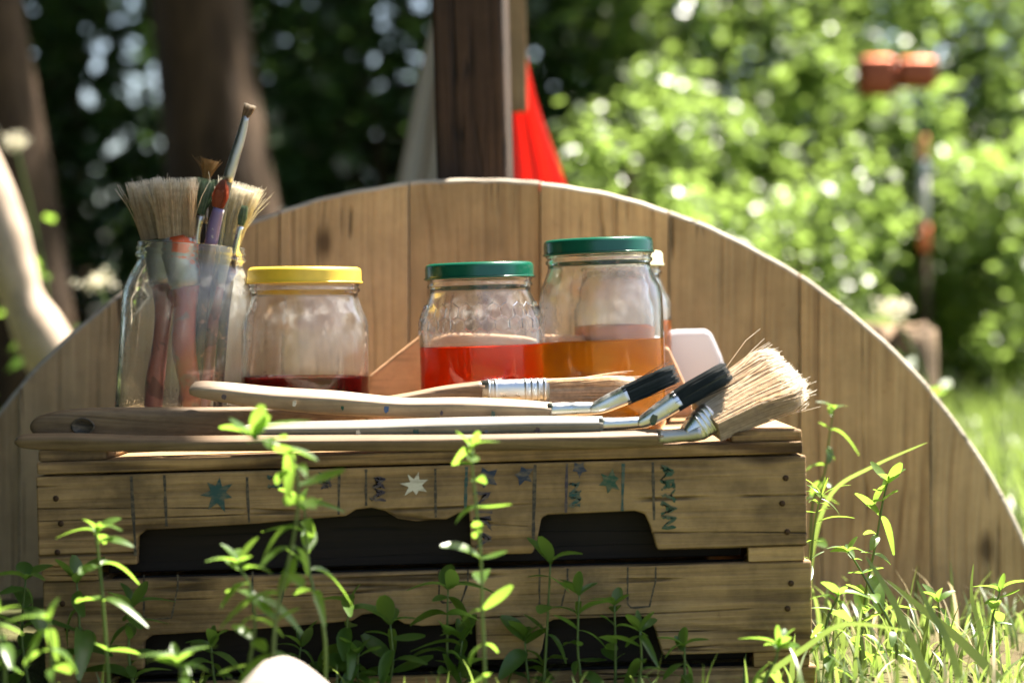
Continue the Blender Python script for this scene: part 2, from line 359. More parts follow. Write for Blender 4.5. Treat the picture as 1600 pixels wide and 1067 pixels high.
# ------------------------------------------------------------------ ground
def ground_z(x, y):
    a = .012*math.sin(x*3.1+y*1.7)+.010*math.sin(x*7.3-y*5.1+1.)+.02*math.sin(x*.8+2)*math.cos(y*.6)
    k = min(1, max(0, (math.hypot(x, y)-4)/10)); return a+.012+.1*k*math.sin(x*.35)*math.cos(y*.3+1)
def axis_pts():
    p = [0.]; s = .05
    while p[-1] < 400:
        p.append(p[-1]+s); s = s*1.0 if p[-1] < 2.6 else s*1.22
    return sorted([-q for q in p[1:]]+p)
ax = axis_pts(); nx = len(ax)
gv = [(x, y, ground_z(x, y)) for y in ax for x in ax]
gf = [(j*nx+i, j*nx+i+1, (j+1)*nx+i+1, (j+1)*nx+i) for j in range(nx-1) for i in range(nx-1)]
link('ground', mesh('ground', gv, gf, True), M['ground'], kind='structure')

# ------------------------------------------------------------------ wooden disc of vertical boards (cable drum side)
DY = 1.87; DK = DY/FPX
DR = 942*DK; DC = P(740, 1220, DY)
disc = empty('wooden_disc', (DC.x, DY, .0), 'large round disc of weathered vertical boards standing half buried behind the jars', 'wooden disc')
edges = [-220, -175, 30, 235, 437, 639, 844, 1045, 1250, 1455, 1660, 1700]
def disc_board(u0, u1, idx):
    x0 = (u0-740)*DK; x1 = (u1-740)*DK
    x0 = max(x0, -DR*.9995); x1 = min(x1, DR*.9995)
    if x1-x0 < .01: return
    g = .00060
    x0 += g; x1 -= g
    zc = DC.z; top = []
    for i in range(29):
        x = x1+(x0-x1)*i/28; w = .0004*math.sin(x*61+idx)+.0003*math.sin(x*173+idx*2)
        top.append((x, zc+math.sqrt(max(0, DR*DR-x*x))+w))
    zb = -.10
    top = [(x, max(z, zb+.02)) for x, z in top]
    out = [(x0, zb), (x1, zb)]+top
    o = prism('board', out, 0, .034, M['disc'], disc, bw=None)
    o.location = (0, [0, .0022, -.0010, .0014][idx % 4], 0)
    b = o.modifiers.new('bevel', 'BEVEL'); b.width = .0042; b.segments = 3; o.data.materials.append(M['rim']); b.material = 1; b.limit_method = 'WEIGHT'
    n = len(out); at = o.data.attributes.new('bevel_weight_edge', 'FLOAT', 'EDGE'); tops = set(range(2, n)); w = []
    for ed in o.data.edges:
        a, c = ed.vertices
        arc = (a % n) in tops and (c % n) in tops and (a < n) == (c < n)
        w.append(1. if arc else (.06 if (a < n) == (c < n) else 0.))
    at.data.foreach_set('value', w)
for i in range(len(edges)-1): disc_board(edges[i], edges[i+1], i)
bo = [((DR-.0065)*math.cos(math.pi*i/60), DC.z+(DR-.0065)*math.sin(math.pi*i/60)) for i in range(61)]
prism('backing_board', [(-bo[0][0], -.10)]+[(bo[0][0], -.10)]+[p for p in bo if p[1] > -.09], .0372, .050, M['post'], disc, bw=None)

# ------------------------------------------------------------------ post behind the disc, plank and cloths
pp = empty('wooden_post', P(765, 900, 1.962), 'tall dark brown square wooden post rising behind the disc', 'post')
pw = .0345; 
pb = box('post_shaft', (-pw, -pw, 0), (pw, pw, .93), M['post'], pp, .004)
pp.location.z = -.05; pp.rotation_euler = (0, R(-1.6), R(-6))
box('cross_beam', (-.02, -.03, .882), (.02, .86, .925), M['post'], pp, .003)
pl = box('hanging_plank', (-.0565, -.009, 0), (.0565, .009, .30), M['plank'], None, .002,
         label='brown wooden plank hanging upright just behind the dark post', cat='plank')
pl.location = P(752, 176, 2.45); pl.rotation_euler = (0, R(-1.), R(2))
def cloth(name, left, right, y, depth, mat, lab, folds=5, seed=0):
    """left/right: pixel outlines from top to bottom; a hanging sheet bowed towards its back with folds"""
    rr = random.Random(seed); n = len(left); m = 26; v = []; f = []
    for j in range(n):
        for i in range(m):
            s = i/(m-1); u = left[j][0]+(right[j][0]-left[j][0])*s; vv = left[j][1]+(right[j][1]-left[j][1])*s
            v.append(P(u, vv, y+depth*(2*s-1)**2*.5+.012*math.sin(s*folds*6.28+j*.25)*(.3+.7*j/n)))
    for j in range(n-1):
        for i in range(m-1): f.append((j*m+i, j*m+i+1, (j+1)*m+i+1, (j+1)*m+i))
    o = link(name, mesh(name, v, f, True), mat, None, lab, 'cloth'); s = o.modifiers.new('s', 'SOLIDIFY'); s.thickness = .0022
    return o
def rows(pts, k): return [tuple(p) for p in smooth_path(pts, k)]
cloth('red_cloth', rows([(780, -70), (776, 150), (765, 300), (760, 480), (756, 900)], 5), rows([(786, -70), (836, 150), (884, 290), (930, 480), (990, 900)], 5), 2.75, -.05, M['red_cloth'],
      'bright red fabric hanging in a cone beside the dark post', 4)
cloth('grey_cloth', rows([(700, -70), (652, 130), (620, 290), (585, 480), (520, 900)], 5), rows([(716, -70), (722, 130), (735, 290), (742, 480), (750, 900)], 5), 2.75, -.05, M['grey_cloth'],
      'grey fabric hanging in a cone on the shaded side of the dark post', 3)

# ------------------------------------------------------------------ stack of three wooden trays
TY = 1.42; TK = TY/FPX; TILT = R(1.6); cs, sn = math.cos(TILT), math.sin(TILT)
T0 = P(656, 706, TY)
def tl(u, v):              # photo pixel on the tray front -> the tray's own x,z
    a = (u-656)*TK; b = -(v-706)*TK
    return (a*cs+b*sn, -a*sn+b*cs)
PITCH = 165*TK; HW = 601*TK; DEPTH = .37; RAIL = 20*TK
zt = -22*TK; zb = tl(780, 866)[1]
lo = [(tl(u, v)[0], tl(u, v)[1]) for u, v in [(214, 885), (215, 838), (228, 828), (400, 818), (540, 806), (556, 796), (580, 793), (602, 798), (622, 810), (650, 814), (698, 811), (716, 802), (733, 800), (736, 866),
      (832, 863), (838, 850), (846, 809), (856, 804), (992, 798), (1008, 803), (1016, 822), (1027, 857)]]
lo[0] = (lo[0][0], zb); lo[13] = (lo[13][0], zb); lo[14] = (lo[14][0], zb); lo[-1] = (lo[-1][0], zb)
face_out = [(-HW, zb)]+lo+[(HW, zb), (HW+.001, zt), (-HW, zt)]
def tray(level, label):
    e = empty('wooden_tray', T0-Vector((0, 0, 0)), label, 'wooden tray', 'stacked wooden trays')
    e.rotation_euler = (0, -TILT, 0)
    e.location = T0+Vector((sn*PITCH*level*1.0, .0025*level, -cs*PITCH*level)) + Vector((.002*level, 0, 0))
    fb = prism('front_board', face_out, 0, .009, M['tray'], e, .0014)
    box('back_board', (-HW, DEPTH-.009, zb), (HW, DEPTH, zt), M['tray'], e)
    if level == 0: box('front_rail', (-HW+.001, -.001, -RAIL+.0006), (HW-.0015, .045, 0), M['tray'], e, .0014)
    for s in (-1, 1):
        x0, x1 = (HW-.009, HW-.0005) if s > 0 else (-HW+.0005, -HW+.009)
        box('side_board', (x0, .0095, zb), (x1, DEPTH-.0095, zt), M['tray'], e)
        for y0, y1 in ((.0098, .046), (DEPTH-.046, DEPTH-.0098)):
            xa, xb = (HW-.042, HW-.0095) if s > 0 else (-HW+.0095, -HW+.042)
            box('corner_post', (xa, y0, -PITCH-RAIL*.0+.0003), (xb, y1, -RAIL-.0003), M['tray'], e)
        xa, xb = (HW-.042, HW-.002) if s > 0 else (-HW+.002, -HW+.042)
        box('corner_block', (xa, .0014, -PITCH+zt+.0004), (xb, .0094, zb-.0003), M['tray'], e, .0006)
    box('shade_panel', (-HW+.0445, .026, -PITCH+zt+.002), (HW-.0445, .031, zt-.001), M['interior_shade'], e)  # dark sheet added to stand for the shade inside the tray
    n = 5; d0 = .0456; w = (DEPTH-d0)/n
    for i in range(n if level == 0 else 0):
        box('deck_board', (-HW+.001, d0+i*w+.0002, -RAIL+.001), (HW-.001, d0+(i+1)*w-.0002, -.0004), M['tray'], e)
    for s in (-1, 1):
        for k, zz in enumerate((-.33, -.56, -.82)):
            nv, nf = lathe_data([(.0022, 0), (.0020, .0006), (.0008, .0009)], 10)
            nm = mesh('nail', nv, nf, True); o = link('nail', nm, M['nail'], fb)
            o.rotation_euler = (R(90), 0, 0); o.location = (s*(HW-.014-.003*(k % 2)), -.0002, (zb)*(-zz)*1.05+.000)
    return e, fb
trays = []
for lv, lab in ((0, 'topmost wooden tray, painted with names and stars, carrying the jars and brushes'),
                (1, 'middle wooden tray of the stack, marked with thin drawn brackets'),
                (2, 'lowest wooden tray of the stack, half hidden by leafy plants')):
    trays.append(tray(lv, lab))
top_cleats, top_tray = trays[0]
for s in (-1, 1):          # end cleats of the top tray
    if s > 0: box('end_cleat', (HW-.052, .004, .0002), (HW-.0008, DEPTH-.01, .0085), M['tray'], top_cleats, .002)
    else: box('end_cleat', (-HW+.001, .004, .0002), (-HW+.050, DEPTH-.01, .0085), M['tray'], top_cleats, .002)
def deck(x, y):            # world z of the deck under a point
    return T0.z+(x-T0.x)*math.tan(TILT)

# painted marks (thin coats of paint, parts of the boards)
def mark(name, pts, mat, tr, off=-.00035):
    v = [(x, off, z) for x, z in pts]
    o = link(name, mesh(name, v, [tuple(range(len(v)))]), mat, tr); return o
def line(tr, pix, w, mat, dz=0.):
    pts = [tl(u, v-dz) for u, v in pix]; v = []; f = []
    rr = random.Random(int(pix[0][0]))
    sm = []
    for a, b in zip(pts[:-1], pts[1:]):
        for k in range(6): sm.append((a[0]+(b[0]-a[0])*k/6, a[1]+(b[1]-a[1])*k/6))
    sm.append(pts[-1])
    for i, p in enumerate(sm):
        q = sm[min(i+1, len(sm)-1)]; o = sm[max(i-1, 0)]; d = Vector((q[0]-o[0], q[1]-o[1])).normalized(); nrm = Vector((-d.y, d.x))
        ww = w*TK*.5*rr.uniform(.6, 1.25); c = Vector(p)+nrm*rr.uniform(-.3, .3)*TK
        for s in (-1, 1): v.append((c.x+nrm.x*ww*s, -.0003, c.y+nrm.y*ww*s))
    for i in range(len(sm)-1): f.append((2*i, 2*i+1, 2*i+3, 2*i+2))
    return link('painted_line', mesh('painted_line', v, f), mat, tr)
for u0, v0, u1, v1, w, m in ((205, 744, 212, 868, 5, 'p_line'), (257, 742, 260, 822, 5, 'p_line'), (386, 745, 389, 816, 4, 'p_line'), (530, 735, 529, 804, 4, 'p_line'), (572, 733, 572, 790, 4, 'p_line'), (680, 732, 681, 808, 4, 'p_line'),
                       (729, 729, 727, 798, 5, 'p_teal'), (836, 726, 833, 850, 5, 'p_line'), (886, 724, 884, 801, 5, 'p_plum'), (974, 724, 972, 798, 5, 'p_teal'), (1020, 722, 1022, 812, 5, 'p_line')):
    line(top_tray, [(u0, v0), (u1, v1)], w, M[m])
def star(u, v, r, n, mat, seed, inner=.5, rot=0.):
    rr = random.Random(seed); pts = []
    for i in range(2*n):
        a = rot+math.pi*i/n; q = r*(1 if i % 2 == 0 else inner)*rr.uniform(.8, 1.2); pts.append(tl(u+q*math.sin(a), v-q*math.cos(a)))
    return mark('painted_star', pts[::-1], M[mat], top_tray, -.0004-.00002*seed)
star(818, 742, 17, 5, 'p_navy', 1, .52, -.25); star(953, 752, 18, 6, 'p_green', 2, .55, .2); star(905, 732, 14, 5, 'p_navy', 3, .5, .6)
star(341, 770, 28, 7, 'p_teal', 4, .5, .1); star(648, 757, 20, 7, 'p_white', 5, .48, .3); star(760, 747, 20, 5, 'p_navy', 6, .5, .9)
def word(txt, u, v, size_px, mat, stretch=1.0, jit=0):
    c = bpy.data.curves.new('w', 'FONT'); c.body = txt; c.size = size_px*TK*1.35; c.align_x = 'LEFT'; c.offset = .00045; c.resolution_u = 4; c.space_character = stretch
    tmp = bpy.data.objects.new('w', c); COL.objects.link(tmp)
    bpy.context.view_layer.update(); dg = bpy.context.evaluated_depsgraph_get()
    me = bpy.data.meshes.new_from_object(tmp.evaluated_get(dg)); bpy.data.objects.remove(tmp)
    x, z = tl(u, v)        # written downwards, letters turned a quarter clockwise
    rr = random.Random(jit)
    bm = bmesh.new(); bm.from_mesh(me); bmesh.ops.triangulate(bm, faces=bm.faces); bmesh.ops.subdivide_edges(bm, edges=bm.edges, cuts=2, use_grid_fill=True); bm.to_mesh(me); bm.free()
    for q in me.vertices:
        a, b = q.co.x, q.co.y
        a += .0007*math.sin(a*900+b*1300+jit)+.0004*math.sin(b*3100+jit); b += .0008*math.sin(a*800+jit*2)+.0004*math.sin(a*2900+jit)
        q.co = (x+b, -.0004, z-a)
    me.materials.clear(); me.name = 'painted_name'
    return link('painted_name', me, M[mat], top_tray)
word('ARYAN', 1033, 728, 22, 'p_green', 1.02, 1); word('NIN', 891, 754, 16, 'p_teal', .95, 2); word('MAJ', 584, 745, 17, 'p_plum', 1., 3)
word('NIKA', 741, 766, 27, 'p_plum', 1.05, 4); word('H', 420, 742, 22, 'p_teal', 1., 5); word('ER', 500, 738, 18, 'p_plum', 1., 6)
mid = trays[1][1]
for a, b, c_, d in ((215, 898, 268, 968), (385, 893, 436, 962), (677, 890, 722, 942), (834, 888, 878, 950), (972, 886, 1016, 950)):
    line(mid, [(a, b), (a, d-6), (a+6, d), (c_-10, d-2), (c_, b+20), (c_, b)], 3, M['p_line'], PITCH/TK)

# ------------------------------------------------------------------ jars
def jar(name, u, y, w_px, h_px, lid_px, body_r=None, lid='green_lid', liq=None, fill=.5, lab='', roll=0., neck=.86, lid_h=.0125, honey=False, bottom=None, mat='glass', taper=0.):
    k = y/FPX; r = w_px*k/2; H = h_px*k; rn = lid_px*k/2-.0025
    x = (u-800)*k; base = deck(x, y)+.0006 if bottom is None else bottom
    e = empty(name, (x, y, base), lab, 'jar'); e.rotation_euler = (0, roll, 0)
    top = H-(lid_h*.6 if lid else 0)
    sh = top-.018; shl = sh-(r-rn)*1.5-.012
    rb = r*(1+taper)
    outer = [(rb*.80, .0), (rb*.93, .0012), (rb*.985, .006), (rb, .012), (r, shl*.55), (r, shl), (r*.99, shl+.005), (r*.955, shl+.011), (rn+(r-rn)*.52, sh-.010), (rn+(r-rn)*.18, sh-.003), (rn-.0005, sh+.002)]
    neckp = [(rn-.0005, sh+.005), (rn+.0013, sh+.0068), (rn+.0013, sh+.0085), (rn-.0003, sh+.010), (rn+.0009, sh+.0118), (rn+.0009, sh+.0132), (rn-.0003, sh+.0146), (rn, top-.001), (rn-.0008, top), (rn-.002, top)]
    th = .0026
    inner = [(rn-.003, top-.0012), (rn-.0032, sh+.001), (rn+(r-rn)*.18-th, sh-.004), (rn+(r-rn)*.52-th, sh-.011), (r*.955-th, shl+.010), (r-th, shl-.001), (r-th, shl*.55), (rb-th, .014), (rb*.94-th, .0075), (rb*.80, .0055), (.012, .0048), (.0005, .0048)]
    o2 = [(.0005, .0022), (rb*.72, .0022)]
    prof = o2+outer+neckp+inner
    gm = glass('jar_glass', .026 if lid else .04, (1, 1, 1) if lid else (.97, 1., .98), fill if liq else 0., shl+.004, .22 if lid else .42)
    lathe('glass_body', prof, gm, e, 96, True)
    if liq:
        lv = fill; ri = r-th+.0006
        lp = [(.0006, .0042), (rb*.80, .0050), (rb*.94-th+.0006, .0070), (rb-th+.0006, .014), (ri, .03), (ri, lv-.0016), (ri, lv), (ri-.0016, lv-.0011), (.0006, lv-.0011)]
        lathe('coloured_water', lp, M[liq], e, 72)
    if lid:
        R0 = lid_px*k/2; z0 = H-lid_h
        lp = [(R0-.0022, z0+.0012), (R0-.0006, z0), (R0+.0002, z0+.0010), (R0-.0003, z0+.0024), (R0-.0003, H-.0034), (R0-.0010, H-.0012), (R0-.0030, H), (R0-.0062, H-.0002), (R0-.0085, H-.0014), (R0*.3, H-.0012), (.0005, H-.0010),
              (.0005, H-.0022), (R0-.0085, H-.0026), (R0-.0028, H-.003)]
        lo_ = lathe('lid', lp, M[lid], e, 96, True)
        # rolled lower rim
        lathe('lid_rim', [(R0-.0006, z0-.0004), (R0+.0008, z0+.0001), (R0+.0010, z0+.0009), (R0+.0003, z0+.0016), (R0-.0008, z0+.0010)], M[lid], lo_, 96, True)
    if honey:              # ridge of moulded hexagons round the shoulder
        v, f = [], []; n = 26; hr = 2*math.pi*r/n*.56
        def srad(z):
            pts = [(zz, rr_) for rr_, zz in outer[4:]]
            for (z1, r1), (z2, r2) in zip(pts[:-1], pts[1:]):
                if z1 <= z <= z2: return r1+(r2-r1)*(z-z1)/max(1e-6, z2-z1)
            return r
        for row in range(2):
            for i in range(n):
                a0 = 2*math.pi*(i+.5*row)/n; zc = shl+.001+row*hr*1.5
                for q in range(6):
                    b = len(v)
                    for qq in (q, q+1):
                        th_ = math.pi/6+qq*math.pi/3; da = hr*math.cos(th_)/r; z = zc+hr*math.sin(th_); rs = srad(z)
                        for dr, dz in ((-.0002, -.00055), (.0007, 0.), (-.0002, .00055)):
                            v.append(((rs+dr)*math.cos(a0+da), (rs+dr)*math.sin(a0+da), z+dz))
                    f += [(b, b+3, b+4, b+1), (b+1, b+4, b+5, b+2)]
        link('honeycomb_relief', mesh('honeycomb_relief', v, f, True), M[mat], e)
    return e
jar('glass_jar', 477, 1.605, 199, 268, 178, lid='yellow_lid', liq='dark_red', fill=.051, lab='squat jar with a yellow lid and a little dark red water', roll=R(-.3), lid_h=.0128)
jar('glass_jar', 757, 1.60, 194, 268, 171, lid='green_lid', liq='red', fill=.072, lab='squat honeycomb jar with a dark green lid and bright red water', roll=R(-1.8), honey=True)
jar('glass_jar', 946, 1.605, 194, 300, 172, lid='green_lid', liq='orange', fill=.0735, lab='tall jar with a dark green lid and orange water', roll=R(-2.2))
jar('glass_jar', 975, 1.725, 156, 266, 136, lid='cream_lid', liq='amber', fill=.088, lab='jar with a cream lid and brownish amber water, behind the tall green-lidded jar', roll=R(-1.6))
BJY = 1.60; BJ_ROLL = R(3.6)
bj = jar('glass_jar', 280, BJY, 204, 311, 176, lid=None, lab='tall open jar without a lid, crammed with upright paint brushes', roll=BJ_ROLL, mat='glass_clear', taper=.01)

# ------------------------------------------------------------------ brushes
def hairs(name, rows_, mat, parent, n=350, seed=0, tipj=.06, w=.00022, splay=.0, stray=0, core=True, core_mat=None):
    """rows_: (centre, half across vector, half through vector) from ferrule to tip"""
    rr = np.random.RandomState(seed); v, f = [], []
    def at(t, a, b):
        q = t*(len(rows_)-1); i = min(int(q), len(rows_)-2); s = q-i
        c0, w0, d0 = rows_[i]; c1, w1, d1 = rows_[i+1]
        return c0.lerp(c1, s)+w0.lerp(w1, s)*a+d0.lerp(d1, s)*b
    if core:
        ns = 12; ts = [0, .3, .6, .85, .93]
        for t_ in ts:
            for k in range(ns):
                th = 2*math.pi*k/ns; c, d = math.cos(th), math.sin(th)
                c = math.copysign(abs(c)**.55, c)*.93; d = math.copysign(abs(d)**.55, d)*.88
                v.append(at(t_, c, d))
        for j in range(len(ts)-1):
            for k in range(ns): k2 = (k+1) % ns; f.append((j*ns+k, j*ns+k2, (j+1)*ns+k2, (j+1)*ns+k))
        f.append(tuple((len(ts)-1)*ns+k for k in range(ns)))
    L = (rows_[-1][0]-rows_[0][0]).length
    for q in range(n+stray):
        st = q >= n
        while True:
            a, b = rr.uniform(-1, 1), rr.uniform(-1, 1)
            if max(abs(a), abs(b)) > (.62 if q % 3 else 0): break
        tip = 1-abs(rr.normal(0, tipj))+(.02 if not st else rr.uniform(-.05, .1))
        sp = 1+rr.normal(0, .05)+splay*rr.uniform(0, 1)
        if st: sp *= rr.uniform(1.2, 1.75)
        js = rr.normal(0, .05, 2) if not st else rr.normal(0, .22, 2)
        pts = []
        for j, t_ in enumerate((0., .4, .75, 1.)):
            tt = min(t_*tip, .9999); kk = 1+(sp-1)*t_*t_
            pts.append(at(tt, a*kk+js[0]*t_*t_, b*kk+js[1]*t_*t_)+((rows_[-1][0]-rows_[-2][0]).normalized()*max(0, tip-1)*L if j == 3 else Vector((0, 0, 0))))
        b0 = len(v); ww = w*rr.uniform(.7, 1.4)
        t3 = (pts[-1]-pts[0]).normalized(); n1 = t3.cross(Vector((0, 1, 0))); n1 = n1.normalized() if n1.length > .01 else Vector((1, 0, 0)); n2 = t3.cross(n1)
        for j, p in enumerate(pts):
            s = ww*(1, 1, .85, .45)[j]
            v += [p+n1*s, p-n1*s*.5+n2*s*.87, p-n1*s*.5-n2*s*.87]
        for j in range(3):
            for k in range(3): k2 = (k+1) % 3; f.append((b0+j*3+k, b0+j*3+k2, b0+j*3+3+k2, b0+j*3+3+k))
        f.append((b0+9, b0+10, b0+11))
    me = mesh(name, v, f); at_ = me.attributes.new('tip', 'FLOAT', 'POINT'); tv = []
    if core: tv += [q for q in ts for _ in range(ns)]
    while len(tv) < len(v): tv += [0., 0., 0., .4, .4, .4, .75, .75, .75, 1., 1., 1.]
    at_.data.foreach_set('value', tv)
    o = link(name, me, mat, parent, kind='stuff'); return o
def hrows(pix, tilt=0.):
    """pix: (u, v, y, half-width px, half-depth m); width lies across the run in the picture"""
    out = []
    pts = [P(p[0], p[1], p[2]) for p in pix]
    for i, p in enumerate(pix):
        t_ = (pts[min(i+1, len(pts)-1)]-pts[max(i-1, 0)]).normalized(); s = Vector((0, 1, 0)); s = (s-t_*s.dot(t_)).normalized(); w = s.cross(t_)
        w2 = w-s*tilt; s2 = (s+w*tilt).normalized()
        out.append((pts[i], w2*(p[3]*p[2]/FPX), s2*p[4]))
    return out
def ribs(name, pix, n, mat, parent, amp=1.12):
    """pressed beads round a ferrule"""
    a, b = pix; v, f = [], []
    rows_ = hrows([a, b])
    for i in range(n):
        s = (i+.5)/n; ns = 20
        for off, g in ((-.5, 1.0), (-.2, amp), (.2, amp), (.5, 1.0)):
            t_ = s+off*.55/n
            c = rows_[0][0].lerp(rows_[1][0], t_); w = rows_[0][1].lerp(rows_[1][1], t_); d = rows_[0][2].lerp(rows_[1][2], t_)
            for k in range(ns):
                th = 2*math.pi*k/ns; cc, dd = math.cos(th), math.sin(th)
                cc = math.copysign(abs(cc)**.6, cc); dd = math.copysign(abs(dd)**.6, dd); v.append(c+w*cc*(1+(g-1)*.4)+d*dd*g)
        b0 = i*4*ns
        for j in range(3):
            for k in range(ns): k2 = (k+1) % ns; f.append((b0+j*ns+k, b0+j*ns+k2, b0+(j+1)*ns+k2, b0+(j+1)*ns+k))
    return link(name, mesh(name, v, f, True), mat, parent)

# -- flat brush lying behind, with a hole in its paddle handle
b1 = empty('paint_brush', P(400, 690, 1.48), 'flat paint brush with a holed tan paddle handle and straw bristles, lying against the jars', 'paint brush', 'paint brushes lying on the tray')
def at_world(o, parent):   # parts are built in world space; parent without moving them
    o.parent = parent; o.matrix_parent_inverse = Matrix.Translation(parent.location).inverted(); return o
path, sec = pixpath([(49, 668, 1.447, 4, .003), (58, 667, 1.447, 15, .005), (90, 666, 1.449, 24, .006), (140, 665, 1.452, 28, .006), (220, 664, 1.457, 28, .006), (340, 660, 1.468, 24, .006), (440, 653, 1.478, 19, .006), (540, 643, 1.488, 15, .006), (620, 632, 1.499, 15, .006),
                     (700, 620, 1.508, 18, .0065), (757, 612, 1.513, 17, .007)])
at_world(lofted('handle', path, sec, M['handle_dark'], None, 24, 3.6, roll=R(10)), b1)
hp = P(131, 666, 1.447); nv, nf = lathe_data([(.0086, -.0006), (.0088, .0000), (.0076, .0006), (.0068, -.0010)], 24)
hole = link('dark_hole_disc', mesh('dark_hole_disc', nv, nf, True), M['p_line']); hole.rotation_euler = (R(90), 0, 0); hole.scale = (1, .72, 1); hole.location = hp+Vector((0, -.0036, 0)); at_world(hole, b1)  # dark disc painted in for the shaded hole, nothing is cut
path, sec = pixpath([(752, 612, 1.513, 18, .0078), (800, 611, 1.516, 18.5, .008), (856, 610, 1.520, 19, .008)], 2)
fr = at_world(lofted('ferrule', path, sec, M['silver'], None, 20, 3.2), b1)
ribs('ferrule_bead', [(815, 611, 1.517, 18.8, .008), (854, 610, 1.520, 19.2, .0082)], 4, M['silver'], fr)
ribs('ferrule_bead', [(757, 612, 1.5135, 18.4, .008), (778, 611.5, 1.515, 18.6, .008)], 2, M['silver'], fr)
at_world(hairs('bristles', hrows([(852, 610, 1.520, 18, .0075), (900, 609, 1.522, 19, .0085), (950, 608, 1.524, 20, .0085), (992, 608, 1.526, 16, .006)]), M['br_tan'], None, 420, 1, .10, .00022, .05, 30), b1)

# -- bent brush, black bristles, behind
def bent(label, hand, hmat, fer, neck, tip, seed, bmat, band=None):
    e = empty('paint_brush', P(hand[len(hand)//2][0], hand[len(hand)//2][1]+12, hand[len(hand)//2][2]), label, 'paint brush', 'paint brushes lying on the tray')
    path, sec = pixpath(hand); at_world(lofted('handle', path, sec, M[hmat], None, 24, 4.2, roll=R(27)), e)
    path, sec = pixpath(fer, 3); at_world(lofted('ferrule', path, sec, M['silver'], None, 14, 2.4), e)
    path, sec = pixpath(neck, 3); at_world(lofted('bent_neck', path, sec, M['silver'], None, 16, 3.), e)
    at_world(hairs('bristles', hrows(tip), M[bmat], None, 420, seed, .06, .00026, .04, 14), e)
    return e
b2 = bent('bent radiator brush with black bristles and a pale, blue-spotted wooden handle, the upper of two',
     [(299, 608, 1.458, 5, .005), (312, 608, 1.457, 10, .0065), (360, 614, 1.456, 13, .0075), (430, 622, 1.454, 14, .008), (520, 629, 1.452, 16, .008), (590, 634, 1.450, 14, .007), (640, 637, 1.449, 13, .0065), (720, 638, 1.448, 15, .007), (800, 640, 1.447, 14, .0068), (862, 642, 1.446, 11, .006)], 'handle',
     [(856, 641, 1.446, 11.5, .0063), (890, 639, 1.446, 11, .006), (925, 638, 1.445, 10, .006), (936, 637, 1.445, 9, .006)],
     [(922, 640, 1.445, 8, .006), (940, 634, 1.445, 12, .0065), (960, 625, 1.446, 14, .007), (981, 616, 1.446, 15, .0075)],
     [(975, 619, 1.446, 14.5, .0072), (1000, 608, 1.447, 15, .0075), (1030, 594, 1.447, 14.5, .0075), (1056, 583, 1.448, 13, .007)], 21, 'br_black')
def dab(parent, u, v, y, r, mat):
    nv = []; rr = random.Random(int(u)); c = P(u, v, y)
    for k in range(10): a = 2*math.pi*k/10; q = r*y/FPX*rr.uniform(.7, 1.2); nv.append(c+Vector((q*.7*math.cos(a), 0, q*math.sin(a))))
    o = link('paint_dab', mesh('paint_dab', nv, [tuple(range(9, -1, -1))]), M[mat]); s = o.modifiers.new('s', 'SOLIDIFY'); s.thickness = .0004
    at_world(o, parent)
dab(b2, 604, 639, 1.4424, 6, 'p_blue'); dab(b2, 535, 637, 1.4440, 4, 'p_green')
b3 = bent('bent radiator brush with black bristles and a grey-green weathered handle, the lower of two',
     [(378, 673, 1.436, 3, .004), (392, 672, 1.436, 7, .0055), (450, 671, 1.435, 9, .0065), (560, 670, 1.434, 10, .007), (700, 667, 1.432, 11.5, .007), (820, 665, 1.431, 12, .007), (900, 664, 1.430, 11, .0065), (942, 663, 1.430, 10, .006)], 'handle_grey',
     [(936, 663, 1.430, 10.5, .0062), (970, 662, 1.430, 10, .006), (1000, 660, 1.430, 9.5, .006), (1012, 659, 1.430, 9, .006)],
     [(996, 662, 1.430, 8, .006), (1012, 655, 1.430, 12, .0065), (1034, 641, 1.431, 14.5, .007), (1060, 624, 1.432, 16, .0075)],
     [(1053, 629, 1.432, 15.5, .0075), (1080, 612, 1.433, 16, .0078), (1110, 595, 1.434, 15.5, .0078), (1138, 580, 1.435, 14, .0075)], 22, 'br_black')
for u_, v_, r_, m_ in ((460, 630, 5, 'p_white'), (690, 645, 4, 'p_plum'), (770, 648, 6, 'p_teal'), (350, 620, 5, 'p_plum')): dab(b2, u_, v_, 1.4440-(u_-350)*.000016, r_, m_)
dab(b3, 1022, 656, 1.4226, 9, 'p_green')
for u_, v_, r_, m_ in ((560, 676, 5, 'p_white'), (650, 675, 7, 'p_teal'), (840, 672, 6, 'p_plum'), (760, 675, 4, 'p_blue')): dab(b3, u_, v_, 1.4265-(u_-560)*.000009, r_, m_)
# -- big tan radiator brush
b4 = empty('paint_brush', P(540, 702, 1.43), 'large bent brush with splayed tan bristles and a long brown handle along the tray edge', 'paint brush', 'paint brushes lying on the tray')
path, sec = pixpath([(24, 689, 1.428, 3, .003), (36, 689, 1.428, 9, .005), (80, 690, 1.428, 12, .0055), (140, 691, 1.427, 12, .006), (260, 693, 1.426, 10, .006), (440, 692, 1.425, 10, .0065), (640, 691, 1.4235, 11, .007), (820, 689, 1.4225, 12, .007), (960, 686, 1.422, 11.5, .007), (1036, 683, 1.422, 11, .0065)])
at_world(lofted('handle', path, sec, M['handle_dark'], None, 24, 4., roll=R(22)), b4)
path, sec = pixpath([(1028, 683, 1.422, 11.5, .007), (1050, 681, 1.422, 11, .007), (1072, 679, 1.422, 11, .0075), (1092, 675, 1.423, 13, .009)], 3)
at_world(lofted('ferrule', path, sec, M['dull'], None, 14, 2.4), b4)
path, sec = pixpath([(1070, 680, 1.4225, 12, .008), (1080, 674, 1.424, 18, .0085), (1092, 666, 1.426, 22, .0095), (1110, 652, 1.430, 25, .0100)], 3)
